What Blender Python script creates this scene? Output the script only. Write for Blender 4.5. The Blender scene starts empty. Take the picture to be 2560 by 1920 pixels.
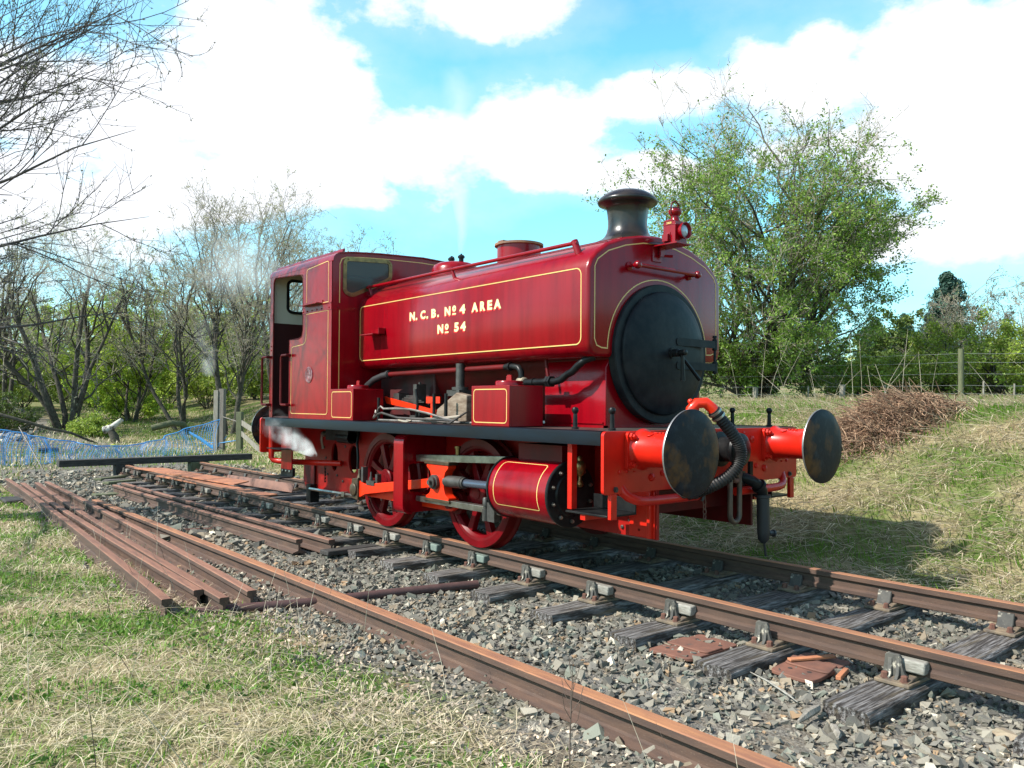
import bpy, math, random
import numpy as np
from mathutils import Vector, Matrix
rng = np.random.default_rng(7)
random.seed(5)
S = bpy.context.scene
COL = S.collection
R = math.radians

# ------------------------------------------------------------------ camera
YAW, PIT, ROL, FPX = 2.4490, 0.0250, 0.0060, 2010.5
CAM = np.array([3.868, -5.256, 1.301])
FW = np.array([math.cos(PIT)*math.cos(YAW), math.cos(PIT)*math.sin(YAW), math.sin(PIT)])
_r = np.array([math.sin(YAW), -math.cos(YAW), 0.0]); _u = np.cross(_r, FW)
RT = _r*math.cos(ROL) + _u*math.sin(ROL)
UP = -_r*math.sin(ROL) + _u*math.cos(ROL)
cd = bpy.data.cameras.new('camera'); cam = bpy.data.objects.new('camera', cd); COL.objects.link(cam)
cd.sensor_width = 36.0; cd.lens = FPX/2560*36.0; cd.clip_end = 2000; cd.clip_start = 0.05
m = Matrix([[RT[i], UP[i], -FW[i], CAM[i]] for i in range(3)] + [[0, 0, 0, 1]])
cam.matrix_world = m
S.camera = cam

# ------------------------------------------------------------------ light
SUN_DIR = Vector((-0.37, -1.0, 1.0)).normalized()      # towards the sun
SUN_EL = math.asin(SUN_DIR.z)
sl = bpy.data.lights.new('sun', 'SUN'); so = bpy.data.objects.new('sun', sl); COL.objects.link(so)
sl.energy = 5.0; sl.angle = R(0.5); sl.color = (1.0, 0.955, 0.88)
so.rotation_euler = SUN_DIR.to_track_quat('Z', 'Y').to_euler(); so.location = (0, -5, 12)
S.cycles.volume_bounces = 4
S.view_settings.view_transform = 'Standard'; S.view_settings.look = 'None'
S.view_settings.exposure = 0.66; S.view_settings.gamma = 1.0; S.view_settings.use_curve_mapping = False

# ------------------------------------------------------------------ world: nishita sky and procedural cumulus
W = bpy.data.worlds.new('World'); S.world = W; W.use_nodes = True
nt = W.node_tree; nt.nodes.clear(); N = nt.nodes.new; L = nt.links.new
def mnode(op, a, b=None, c=None, clamp=False, tree=None):
    t = tree or nt
    n = t.nodes.new('ShaderNodeMath'); n.operation = op; n.use_clamp = clamp
    for i, v in enumerate((a, b, c)):
        if v is None: continue
        if isinstance(v, (int, float)): n.inputs[i].default_value = v
        else: t.links.new(v, n.inputs[i])
    return n.outputs[0]
out = N('ShaderNodeOutputWorld'); bg = N('ShaderNodeBackground')
sky = N('ShaderNodeTexSky'); sky.sky_type = 'NISHITA'; sky.sun_disc = False
sky.sun_elevation = SUN_EL; sky.sun_rotation = math.atan2(SUN_DIR.x, SUN_DIR.y)
sky.air_density = 1.0; sky.dust_density = 1.0; sky.ozone_density = 1.0; sky.altitude = 100
tc = N('ShaderNodeTexCoord'); sep = N('ShaderNodeSeparateXYZ'); L(tc.outputs['Generated'], sep.inputs[0])
def pxdir(px, py):
    d = FW + RT*(px-1280)/FPX - UP*(py-960)/FPX
    return d/np.linalg.norm(d)
def dotn(vec, off=None):
    n = N('ShaderNodeVectorMath'); n.operation = 'DOT_PRODUCT'; L(tc.outputs['Generated'], n.inputs[0]); n.inputs[1].default_value = tuple(float(v) for v in vec); return n.outputs['Value']
nz1 = N('ShaderNodeTexNoise'); nz1.inputs['Scale'].default_value = 7.0; nz1.inputs['Detail'].default_value = 9; nz1.inputs['Roughness'].default_value = .58
mp1 = N('ShaderNodeMapping'); L(tc.outputs['Generated'], mp1.inputs[0]); mp1.inputs['Scale'].default_value = (1, 1, 1.7); L(mp1.outputs[0], nz1.inputs[0])
nz2 = N('ShaderNodeTexNoise'); nz2.inputs['Scale'].default_value = 2.1; nz2.inputs['Detail'].default_value = 4
mp2 = N('ShaderNodeMapping'); L(tc.outputs['Generated'], mp2.inputs[0]); mp2.inputs['Scale'].default_value = (1, 1, 2.2); mp2.inputs['Location'].default_value = (3.1, 1.7, .4); L(mp2.outputs[0], nz2.inputs[0])
# large cumulus masses: bearing / height / size of each bank
BANKS = [(600,300,360,240),(545,90,110,120),(800,210,140,170),(700,420,330,110),(1030,400,230,130),(1160,25,230,80),(1330,330,210,120),
         (1650,240,200,62),(1560,440,180,55),(1900,200,110,90),(2010,250,150,110),(2370,200,230,190),(2250,380,200,90),(2480,380,280,160),(2400,600,330,60),(120,420,330,260),(2250,300,120,90),(2050,110,80,60),(1080,365,240,90),(1300,400,260,70),(850,480,200,50),(420,480,300,80),(300,260,130,110),(2560,560,300,90),(2050,370,160,60),
         (-500,500,600,330),(3100,300,420,380),(1280,-500,600,200),(2500,-350,500,260),(200,-600,420,220)]
acc = None
for (bx, by, rx, ry) in BANKS:
    c = pxdir(bx, by); rr = np.cross(c, [0, 0, 1]); rr /= np.linalg.norm(rr); uu = np.cross(rr, c)
    k = np.linalg.norm(FW + RT*(bx-1280)/FPX - UP*(by-960)/FPX)*FPX
    x = dotn(rr*k/rx); y = dotn(uu*k/ry); f = dotn(c*1.0)
    r2 = mnode('ADD', mnode('MULTIPLY', x, x), mnode('MULTIPLY', y, y))
    v = mnode('SUBTRACT', 1.0, r2)
    v = mnode('MULTIPLY', mnode('MAXIMUM', v, -3.0), 1.0)
    back = mnode('MULTIPLY', mnode('LESS_THAN', f, 0.0), -5.0)
    v = mnode('ADD', v, back)
    acc = v if acc is None else mnode('SMOOTH_MAX', acc, v, 0.35)
nz3 = N('ShaderNodeTexNoise'); nz3.inputs['Scale'].default_value = 24.0; nz3.inputs['Detail'].default_value = 6; nz3.inputs['Roughness'].default_value = .6; L(mp1.outputs[0], nz3.inputs[0])
n1 = mnode('ADD', mnode('MULTIPLY', mnode('SUBTRACT', nz1.outputs[0], .5), 5.0), mnode('MULTIPLY', mnode('SUBTRACT', nz3.outputs[0], .5), 1.5))
bank = mnode('ADD', acc, n1)
gen = mnode('ADD', mnode('MULTIPLY', mnode('SUBTRACT', nz2.outputs[0], .62), 6.0), mnode('MULTIPLY', n1, .5))
fd = dotn(FW)                                           # behind the viewer the same weather goes on as broken cloud
behind = mnode('MULTIPLY', mnode('SUBTRACT', .55, fd), 5.0, clamp=True)
gen2 = mnode('ADD', gen, mnode('MULTIPLY', mnode('SUBTRACT', behind, 1.0), 6.0))
tot = mnode('MAXIMUM', bank, gen2)
mr = N('ShaderNodeMapRange'); mr.interpolation_type = 'SMOOTHSTEP'; L(tot, mr.inputs[0])
mr.inputs[1].default_value = -.60; mr.inputs[2].default_value = .60
wisp = N('ShaderNodeMapRange'); L(tot, wisp.inputs[0]); wisp.inputs[1].default_value = -2.2; wisp.inputs[2].default_value = .6; wisp.inputs[3].default_value = 0; wisp.inputs[4].default_value = .28
cm = mnode('MAXIMUM', mr.outputs[0], wisp.outputs[0])
SKYK = 0.105
hz = mnode('POWER', mnode('SUBTRACT', 1.0, mnode('MAXIMUM', sep.outputs[2], 0.0)), 7.0)   # thicker, paler air towards the horizon
up_ = N('ShaderNodeMapRange'); up_.interpolation_type = 'SMOOTHSTEP'; L(sep.outputs[2], up_.inputs[0]); up_.inputs[1].default_value = .38; up_.inputs[2].default_value = .80   # deeper blue overhead
tc0 = N('ShaderNodeMix'); tc0.data_type = 'RGBA'; L(up_.outputs[0], tc0.inputs[0]); tc0.inputs[6].default_value = (1.15*SKYK, 2.30*SKYK, 2.1*SKYK, 1); tc0.inputs[7].default_value = (.85*SKYK, .90*SKYK, 1.05*SKYK, 1)
tcol = N('ShaderNodeMix'); tcol.data_type = 'RGBA'; L(hz, tcol.inputs[0]); L(tc0.outputs[2], tcol.inputs[6]); tcol.inputs[7].default_value = (.95*SKYK, 1.08*SKYK, 1.3*SKYK, 1)
tint = N('ShaderNodeMix'); tint.data_type = 'RGBA'; tint.blend_type = 'MULTIPLY'; tint.inputs[0].default_value = 1.0
L(sky.outputs[0], tint.inputs[6]); L(tcol.outputs[2], tint.inputs[7])
mx = N('ShaderNodeMix'); mx.data_type = 'RGBA'; L(cm, mx.inputs[0]); L(tint.outputs[2], mx.inputs[6]); mx.inputs[7].default_value = (.74, .76, .80, 1)
L(mx.outputs[2], bg.inputs[0]); bg.inputs[1].default_value = 1.0; L(bg.outputs[0], out.inputs[0])

# ------------------------------------------------------------------ helpers: materials
MATS = {}
def mat(name, color, rough=.6, metal=0.0, coat=0.0, var=None, vscale=3.0, vstretch=(1, 1, 1), bump=0.0, bscale=30.0, spec=.5, attr=None, trans=0.0, detail=6, lo=.35, hi=.65, var2=None, v2scale=1.0, v2=(.55, .7), obvar=0.0):
    m = bpy.data.materials.new(name); m.use_nodes = True; t = m.node_tree; b = t.nodes['Principled BSDF']
    b.inputs['Roughness'].default_value = rough; b.inputs['Metallic'].default_value = metal
    b.inputs['Specular IOR Level'].default_value = spec
    if coat: b.inputs['Coat Weight'].default_value = coat; b.inputs['Coat Roughness'].default_value = .08
    co = t.nodes.new('ShaderNodeTexCoord'); mp = t.nodes.new('ShaderNodeMapping'); t.links.new(co.outputs['Object'], mp.inputs[0]); mp.inputs['Scale'].default_value = vstretch
    src = None
    if attr:
        a = t.nodes.new('ShaderNodeAttribute'); a.attribute_name = attr; src = a.outputs[0]
    if var is not None:
        nz = t.nodes.new('ShaderNodeTexNoise'); nz.inputs['Scale'].default_value = vscale; nz.inputs['Detail'].default_value = detail; nz.inputs['Roughness'].default_value = .6
        t.links.new(mp.outputs[0], nz.inputs[0])
        r = t.nodes.new('ShaderNodeMapRange'); t.links.new(nz.outputs[0], r.inputs[0]); r.inputs[1].default_value = lo; r.inputs[2].default_value = hi
        mix = t.nodes.new('ShaderNodeMix'); mix.data_type = 'RGBA'; t.links.new(r.outputs[0], mix.inputs[0])
        if src is not None: t.links.new(src, mix.inputs[6])
        else: mix.inputs[6].default_value = (*color, 1)
        mix.inputs[7].default_value = (*var, 1)
        src = mix.outputs[2]
    if var2 is not None:
        nz = t.nodes.new('ShaderNodeTexNoise'); nz.inputs['Scale'].default_value = v2scale; nz.inputs['Detail'].default_value = 8; nz.inputs['Roughness'].default_value = .7
        t.links.new(mp.outputs[0], nz.inputs[0])
        r = t.nodes.new('ShaderNodeMapRange'); t.links.new(nz.outputs[0], r.inputs[0]); r.inputs[1].default_value = v2[0]; r.inputs[2].default_value = v2[1]
        mix = t.nodes.new('ShaderNodeMix'); mix.data_type = 'RGBA'; t.links.new(r.outputs[0], mix.inputs[0]); t.links.new(src, mix.inputs[6]); mix.inputs[7].default_value = (*var2, 1)
        src = mix.outputs[2]
    if obvar:
        oi = t.nodes.new('ShaderNodeObjectInfo'); hs = t.nodes.new('ShaderNodeHueSaturation')
        rr_ = t.nodes.new('ShaderNodeMapRange'); t.links.new(oi.outputs['Random'], rr_.inputs[0]); rr_.inputs[3].default_value = 1-obvar; rr_.inputs[4].default_value = 1+obvar
        t.links.new(rr_.outputs[0], hs.inputs['Value'])
        if src is None: hs.inputs['Color'].default_value = (*color, 1)
        else: t.links.new(src, hs.inputs['Color'])
        src = hs.outputs[0]
    if src is not None: t.links.new(src, b.inputs['Base Color'])
    else: b.inputs['Base Color'].default_value = (*color, 1)
    if bump:
        nb = t.nodes.new('ShaderNodeTexNoise'); nb.inputs['Scale'].default_value = bscale; nb.inputs['Detail'].default_value = 5; t.links.new(mp.outputs[0], nb.inputs[0])
        bp = t.nodes.new('ShaderNodeBump'); bp.inputs['Strength'].default_value = 1.0; bp.inputs['Distance'].default_value = bump; t.links.new(nb.outputs[0], bp.inputs['Height']); t.links.new(bp.outputs[0], b.inputs['Normal'])
    if trans:
        tr = t.nodes.new('ShaderNodeBsdfTranslucent'); ms = t.nodes.new('ShaderNodeMixShader'); ms.inputs[0].default_value = trans
        if src is not None: t.links.new(src, tr.inputs[0])
        else: tr.inputs[0].default_value = (*color, 1)
        t.links.new(b.outputs[0], ms.inputs[1]); t.links.new(tr.outputs[0], ms.inputs[2]); t.links.new(ms.outputs[0], t.nodes['Material Output'].inputs[0])
    MATS[name] = m
    return m
CRIM = mat('crimson_gloss_paint', (.225, .0007, .0055), .24, coat=.12, spec=.30, var=(.160, .0006, .0045), vscale=2.2, vstretch=(4.5, 4.5, .4), bump=.0010, bscale=3.0, lo=.45, hi=.68, var2=(.25, .006, .018), v2scale=2.6, v2=(.62, .80))  # upright dark streaks put branch shadows and reflections into the paint colour
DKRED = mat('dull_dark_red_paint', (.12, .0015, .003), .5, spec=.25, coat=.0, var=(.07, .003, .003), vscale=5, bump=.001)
VERM = mat('vermilion_gloss_paint', (.60, .016, .006), .34, coat=.15, spec=.3, var=(.48, .011, .005), vscale=4, bump=.0006, bscale=25)
WRED = mat('wheel_red_paint', (.150, .0008, .004), .36, spec=.22, var=(.10, .0008, .003), vscale=6)
FRED = mat('frame_red_paint', (.36, .008, .006), .42, spec=.25, var=(.25, .008, .006), vscale=5, bump=.0006, bscale=25)
RODRED = mat('bright_orange_red_enamel', (.74, .032, .005), .34, coat=.15, spec=.3, var=(.66, .025, .006), vscale=5)
BLK = mat('satin_black_paint', (.006, .006, .007), .34, coat=.0, spec=.16, var=(.018, .018, .018), vscale=8, bump=.001, bscale=20)
SMK = mat('smokebox_black', (.005, .007, .010), .42, spec=.13, var=(.018, .019, .021), vscale=6, bump=.0015, bscale=15)
CHIM = mat('weathered_chimney_black', (.008, .009, .012), .30, coat=.1, spec=.4, var=(.035, .026, .018), vscale=5, vstretch=(1, 1, .6), bump=.0025, bscale=14)
DECK = mat('oily_black_deck', (.022, .018, .016), .45, var=(.08, .065, .055), vscale=5, bump=.002)
LINE = mat('yellow_lining_paint', (.66, .44, .14), .4)
CREAML = mat('cream_lettering_paint', (.88, .78, .36), .4)
SHADE = mat('letter_red_shade_paint', (.80, .01, .012), .4)
STEEL = mat('oily_bright_steel', (.42, .40, .36), .32, metal=.9, var=(.22, .20, .17), vscale=9)
IRON = mat('grey_iron', (.09, .085, .08), .5, metal=.5, var=(.05, .045, .04), vscale=12, bump=.001)
BRASS = mat('tarnished_brass', (.30, .19, .07), .35, metal=.85, var=(.12, .08, .04), vscale=10)
BRONZE = mat('dull_bronze', (.13, .085, .05), .45, metal=.6, var=(.06, .045, .03), vscale=10)
CREAM = mat('cream_cab_paint', (.62, .57, .46), .5)
CABDK = mat('dark_cab_interior', (.05, .008, .008), .5)
RUBBER = mat('black_rubber', (.02, .02, .022), .5)
HEAD = mat('worn_buffer_face', (.009, .009, .013), .48, metal=.0, spec=.15, var=(.105, .045, .014), vscale=4.2, lo=.50, hi=.66, bump=.001, var2=(.028, .030, .036), v2scale=12, v2=(.5, .75))
BARE = mat('bare_metal_edge', (.3, .3, .3), .4, metal=.8)
RUSTR = mat('rail_rust_side', (.100, .056, .038), .85, var=(.060, .036, .028), vscale=4, vstretch=(1, 6, 6), bump=.0015, bscale=60, var2=(.30, .21, .15), v2scale=45, v2=(.62, .72), obvar=.12)
RUSTT = mat('rail_rust_head', (.34, .150, .068), .8, var=(.22, .095, .055), vscale=3, vstretch=(1, 8, 8), bump=.0012, bscale=80, obvar=.1, var2=(.12, .06, .04), v2scale=9, v2=(.60, .72))
RUSTP = mat('orange_rust_plate', (.42, .165, .075), .85, var=(.26, .10, .06), vscale=5, bump=.0012, bscale=50, obvar=.15)
RUSTD = mat('dark_rust', (.17, .07, .045), .85, var=(.08, .04, .03), vscale=9, bump=.002, bscale=40)
CHAIRM = mat('cast_iron_chair', (.085, .078, .065), .75, var=(.04, .038, .034), vscale=9, bump=.003, bscale=40, var2=(.38, .34, .27), v2scale=16, v2=(.56, .66), obvar=.15)
CHAIRB = mat('sandy_chair_base', (.22, .16, .10), .85, var=(.09, .07, .055), vscale=12, bump=.003, bscale=40)
KEYW = mat('weathered_white_key', (.30, .285, .25), .9, var=(.17, .155, .13), vscale=14, vstretch=(1, 5, 5), bump=.003, bscale=25, obvar=.15)
KEYG = mat('grey_green_key', (.16, .20, .17), .8, var=(.09, .11, .10), vscale=10, bump=.002)
SLEEP = mat('weathered_sleeper_timber', (.040, .032, .027), .92, var=(.30, .28, .27), vscale=4.5, vstretch=(13, .9, 9), bump=.02, bscale=7, lo=.45, hi=.66, detail=12, var2=(.13, .10, .06), v2scale=1.3, v2=(.52, .66), obvar=.2)
TARRED = mat('tarred_timber', (.016, .014, .013), .8, var=(.05, .045, .04), vscale=6, vstretch=(6, 1, 6), bump=.004, bscale=12)
GREYW = mat('silvered_timber', (.30, .27, .23), .9, var=(.16, .14, .11), vscale=6, vstretch=(6, 6, .6), bump=.006, bscale=14)
MOSSW = mat('mossy_timber', (.13, .14, .07), .9, var=(.08, .085, .05), vscale=8, vstretch=(5, 5, .7), bump=.006, bscale=14)
BARK = mat('dark_bark', (.034, .028, .021), .9, var=(.085, .075, .052), vscale=9, bump=.01, bscale=20)
BARKG = mat('grey_twig_bark', (.40, .36, .29), .9, var=(.24, .21, .15), vscale=4)
BARKN = mat('near_twig_bark', (.085, .075, .075), .85, var=(.05, .045, .045), vscale=5)
BIRCH = mat('pale_birch_bark', (.46, .44, .40), .8, var=(.08, .07, .06), vscale=6, lo=.48, hi=.60)
GLASSM = bpy.data.materials.new('dusty_window_glass'); GLASSM.use_nodes = True
_b = GLASSM.node_tree.nodes['Principled BSDF']; _b.inputs['Base Color'].default_value = (.07, .075, .07, 1); _b.inputs['Roughness'].default_value = .10; _b.inputs['Specular IOR Level'].default_value = .35; _b.inputs['Alpha'].default_value = .62
LENS = mat('lamp_lens_glass', (.35, .42, .50), .05, spec=.9, coat=1.0)
BLUEN = mat('blue_plastic_mesh', (.11, .42, .80), .5, trans=.3)
WIRE = mat('galvanised_wire', (.30, .31, .31), .45, metal=.4)

# ------------------------------------------------------------------ helpers: geometry
def add_mesh(name, V, F, material, parent=None, smooth=None, bevel=0.0, fm=None, loc=None, kind=None):
    me = bpy.data.meshes.new(name); me.from_pydata([tuple(v) for v in V], [], [tuple(f) for f in F])
    ms = material if isinstance(material, (list, tuple)) else [material]
    for q in ms: me.materials.append(q)
    if fm is not None: me.polygons.foreach_set('material_index', np.array(fm, dtype=np.int32))
    if smooth is not None:
        me.polygons.foreach_set('use_smooth', np.ones(len(me.polygons), dtype=bool)); me.set_sharp_from_angle(angle=R(smooth))
    me.update()
    o = bpy.data.objects.new(name, me); COL.objects.link(o)
    if loc is not None: o.location = loc
    if parent is not None: attach(o, parent)
    if bevel:
        b = o.modifiers.new('edge', 'BEVEL'); b.width = bevel; b.segments = 2; b.limit_method = 'ANGLE'; b.angle_limit = R(50)
    if kind: o['kind'] = kind
    return o
def attach(o, parent):
    o.parent = parent
    l = Vector((0, 0, 0)); q = parent
    while q is not None: l = l + q.location; q = q.parent
    if parent.get('local'): return
    o.matrix_parent_inverse = Matrix.Translation(-Vector(parent.location)) if parent.parent is None else Matrix.Identity(4)
def thing(name, label, cat, loc=(0, 0, 0), group=None, local=False):
    o = bpy.data.objects.new(name, None); COL.objects.link(o); o.location = loc; o.empty_display_size = .2
    o['label'] = label; o['category'] = cat
    if group: o['group'] = group
    return o
def tag(o, label, cat, group=None):
    o['label'] = label; o['category'] = cat
    if group: o['group'] = group
    return o
def struct(o): o['kind'] = 'structure'; return o
class MB:
    def __init__(s): s.V = []; s.F = []; s.M = []; s.mi = 0
    def add(s, V, F):
        b = len(s.V); s.V += [tuple(float(c) for c in v) for v in V]; s.F += [tuple(b+i for i in f) for f in F]; s.M += [s.mi]*len(F); return s
    def box(s, a, b, rot=None, piv=None):
        x0, y0, z0 = a; x1, y1, z1 = b
        V = [Vector(v) for v in ((x0,y0,z0),(x1,y0,z0),(x1,y1,z0),(x0,y1,z0),(x0,y0,z1),(x1,y0,z1),(x1,y1,z1),(x0,y1,z1))]
        if rot is not None:
            p = Vector(piv) if piv else (V[0]+V[6])/2
            V = [rot @ (v-p) + p for v in V]
        return s.add(V, [(0,3,2,1),(4,5,6,7),(0,1,5,4),(1,2,6,5),(2,3,7,6),(3,0,4,7)])
    def tube(s, pts, r, k=8, cap=True, rs=None):
        pts = [Vector(p) for p in pts]; n = len(pts); rad = rs if rs else [r]*n
        t0 = (pts[1]-pts[0]).normalized(); ref = Vector((0, 0, 1)) if abs(t0.z) < .9 else Vector((1, 0, 0))
        u = t0.cross(ref).normalized(); V = []
        for i in range(n):
            t = (pts[min(i+1, n-1)]-pts[max(i-1, 0)]).normalized()
            u = (u - t*u.dot(t)).normalized(); w = t.cross(u)
            for j in range(k):
                a = 2*math.pi*j/k; V.append(pts[i] + (u*math.cos(a)+w*math.sin(a))*rad[i])
        F = [(i*k+j, i*k+(j+1) % k, (i+1)*k+(j+1) % k, (i+1)*k+j) for i in range(n-1) for j in range(k)]
        if cap: F += [tuple(range(k))[::-1], tuple((n-1)*k+j for j in range(k))]
        return s.add(V, F)
    def lathe(s, prof, o, ax, k=32, cap=True):
        ax = Vector(ax).normalized(); o = Vector(o); rf = Vector((0, 0, 1)) if abs(ax.z) < .9 else Vector((1, 0, 0))
        u = ax.cross(rf).normalized(); w = ax.cross(u); V = []; n = len(prof)
        for (r, h) in prof:
            for j in range(k):
                a = 2*math.pi*j/k; V.append(o + ax*h + (u*math.cos(a)+w*math.sin(a))*max(r, 1e-4))
        F = [(i*k+j, i*k+(j+1) % k, (i+1)*k+(j+1) % k, (i+1)*k+j) for i in range(n-1) for j in range(k)]
        if cap and prof[0][0] > 2e-4: F.append(tuple(range(k))[::-1])
        if cap and prof[-1][0] > 2e-4: F.append(tuple((n-1)*k+j for j in range(k)))
        return s.add(V, F)
    def prism(s, poly, a, b, plane='x'):
        # poly in (y,z) for plane x; (x,z) for plane y; (x,y) for plane z
        n = len(poly)
        def P(p, h): return {'x': (h, p[0], p[1]), 'y': (p[0], h, p[1]), 'z': (p[0], p[1], h)}[plane]
        V = [P(p, a) for p in poly] + [P(p, b) for p in poly]
        F = [tuple(range(n))[::-1], tuple(range(n, 2*n))] + [(i, (i+1) % n, n+(i+1) % n, n+i) for i in range(n)]
        return s.add(V, F)
    def obj(s, name, material, parent=None, smooth=40, bevel=0.0, **kw):
        return fixn(add_mesh(name, s.V, s.F, material, parent, smooth, bevel, fm=s.M if isinstance(material, (list, tuple)) else None, **kw))
import bmesh
def fixn(o):
    bm = bmesh.new(); bm.from_mesh(o.data); bmesh.ops.recalc_face_normals(bm, faces=bm.faces); bm.to_mesh(o.data); bm.free(); return o
def rrect(x0, z0, x1, z1, r, n=5):
    P = []
    for cx, cz, a0 in ((x1-r, z0+r, -90), (x1-r, z1-r, 0), (x0+r, z1-r, 90), (x0+r, z0+r, 180)):
        for i in range(n+1):
            a = R(a0+90*i/n); P.append((cx+r*math.cos(a), cz+r*math.sin(a)))
    return P
def ellipse(cx, cz, rx, rz, n=28): return [(cx+rx*math.cos(2*math.pi*i/n), cz+rz*math.sin(2*math.pi*i/n)) for i in range(n)]
def roundpoly(P, rad, n=5):
    out = []; N_ = len(P)
    for i, p in enumerate(P):
        r = rad[i] if isinstance(rad, (list, tuple)) else rad
        p = Vector(p); a = Vector(P[i-1]); b = Vector(P[(i+1) % N_])
        if r <= 0: out.append(tuple(p)); continue
        da = (a-p); db = (b-p); r = min(r, da.length*.45, db.length*.45)
        p0 = p+da.normalized()*r; p1 = p+db.normalized()*r
        for k in range(n+1):
            t = k/n; out.append(tuple(p0*(1-t)**2+p*2*t*(1-t)+p1*t*t))
    return out
def to_plane(v, plane, off):
    x, y, z = v
    if plane == 'side': return (x, off-z, y)           # faces -Y, reads left to right along +X
    if plane == 'front': return (off+z, x, y)          # faces +X, reads left to right along +Y
    return (x, y, off+z)
def curve_mesh(cu):
    o = bpy.data.objects.new('tmp', cu); COL.objects.link(o)
    dg = bpy.context.evaluated_depsgraph_get(); me = bpy.data.meshes.new_from_object(o.evaluated_get(dg))
    V = [tuple(v.co) for v in me.vertices]; F = [tuple(p.vertices) for p in me.polygons]
    bpy.data.objects.remove(o); bpy.data.curves.remove(cu); bpy.data.meshes.remove(me)
    return V, F
def plate_vf(loops, th, plane, off):
    cu = bpy.data.curves.new('c', 'CURVE'); cu.dimensions = '2D'; cu.fill_mode = 'BOTH'; cu.extrude = th/2; cu.resolution_u = 1
    for lp in loops:
        sp = cu.splines.new('POLY'); sp.points.add(len(lp)-1); sp.use_cyclic_u = True
        for i, p in enumerate(lp): sp.points[i].co = (p[0], p[1], 0, 1)
    V, F = curve_mesh(cu)
    return [to_plane(v, plane, off) for v in V], F
def plate(name, loops, th, plane, off, material, parent=None, bevel=0.0, smooth=40):
    V, F = plate_vf(loops, th, plane, off)
    o = add_mesh(name, V, F, material, parent, None, 0)
    bm = bmesh.new(); bm.from_mesh(o.data); bmesh.ops.remove_doubles(bm, verts=bm.verts, dist=1e-5); bmesh.ops.recalc_face_normals(bm, faces=bm.faces); bm.to_mesh(o.data); bm.free()
    if bevel:
        b = o.modifiers.new('edge', 'BEVEL'); b.width = bevel; b.segments = 2; b.limit_method = 'ANGLE'; b.angle_limit = R(50)
    return o
def offset_loop(P, d):
    # inward offset of a closed loop given anticlockwise
    A = sum(P[i-1][0]*P[i][1]-P[i][0]*P[i-1][1] for i in range(len(P)))
    sg = 1 if A > 0 else -1
    out = []; n = len(P)
    for i in range(n):
        p = Vector(P[i]); a = Vector(P[i-1]); b = Vector(P[(i+1) % n])
        t = (b-a)
        if t.length < 1e-9: t = Vector((1, 0))
        t.normalize(); nrm = Vector((-t.y, t.x))*sg
        out.append(tuple(p+nrm*d))
    return out
def lining(loop, w, plane, off, parent, name='lining', material=None):
    return plate(name, [loop, offset_loop(loop, w)], .002, plane, off, material or LINE, parent)
def text_vf(s, size, plane, off, x, z, width=None, height=None, bold=.0, ex=.001):
    cu = bpy.data.curves.new('t', 'FONT'); cu.body = s; cu.size = size; cu.extrude = ex; cu.offset = bold; cu.resolution_u = 3
    V, F = curve_mesh(cu)
    A = np.array(V); x0, x1 = A[:, 0].min(), A[:, 0].max(); y0, y1 = A[:, 1].min(), A[:, 1].max()
    sx = (width/(x1-x0)) if width else 1; sy = (height/(y1-y0)) if height else sx
    return [to_plane((x+(v[0]-x0)*sx, z+(v[1]-y0)*sy, v[2]), plane, off) for v in V], F

def explode(o, newname=None):
    """every loose piece of a part becomes a part of its own"""
    me = o.data; n = len(me.vertices); par = list(range(n))
    def fnd(a):
        while par[a] != a: par[a] = par[par[a]]; a = par[a]
        return a
    for e in me.edges:
        a, b_ = fnd(e.vertices[0]), fnd(e.vertices[1])
        if a != b_: par[a] = b_
    grp = {}
    for p in me.polygons: grp.setdefault(fnd(p.vertices[0]), []).append(p)
    if len(grp) < 2: return [o]
    out_ = []; nm = newname or o.name.split('.')[0]
    for k, ps in grp.items():
        ids = sorted({v for p in ps for v in p.vertices}); mp_ = {v: i for i, v in enumerate(ids)}
        m2 = bpy.data.meshes.new(nm); m2.from_pydata([tuple(me.vertices[v].co) for v in ids], [], [tuple(mp_[v] for v in p.vertices) for p in ps])
        for q in me.materials: m2.materials.append(q)
        m2.polygons.foreach_set('material_index', np.array([p.material_index for p in ps], dtype=np.int32)); m2.polygons.foreach_set('use_smooth', np.array([p.use_smooth for p in ps])); m2.set_sharp_from_angle(angle=R(40))
        c = bpy.data.objects.new(nm, m2); COL.objects.link(c); c.parent = o.parent; c.matrix_parent_inverse = o.matrix_parent_inverse.copy(); c.location = o.location
        for md in o.modifiers:
            b2 = c.modifiers.new('edge', 'BEVEL'); b2.width = md.width; b2.segments = 2; b2.limit_method = 'ANGLE'; b2.angle_limit = R(50)
        out_.append(c)
    bpy.data.objects.remove(o); return out_

# ================================================================== LOCOMOTIVE  (x forward, y across, z above rail top)
loco = thing('steam_locomotive', 'crimson four wheeled saddle tank steam locomotive lettered No 54 standing on the track', 'steam locomotive', (-3, 0, -.0))
TY = .845
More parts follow.
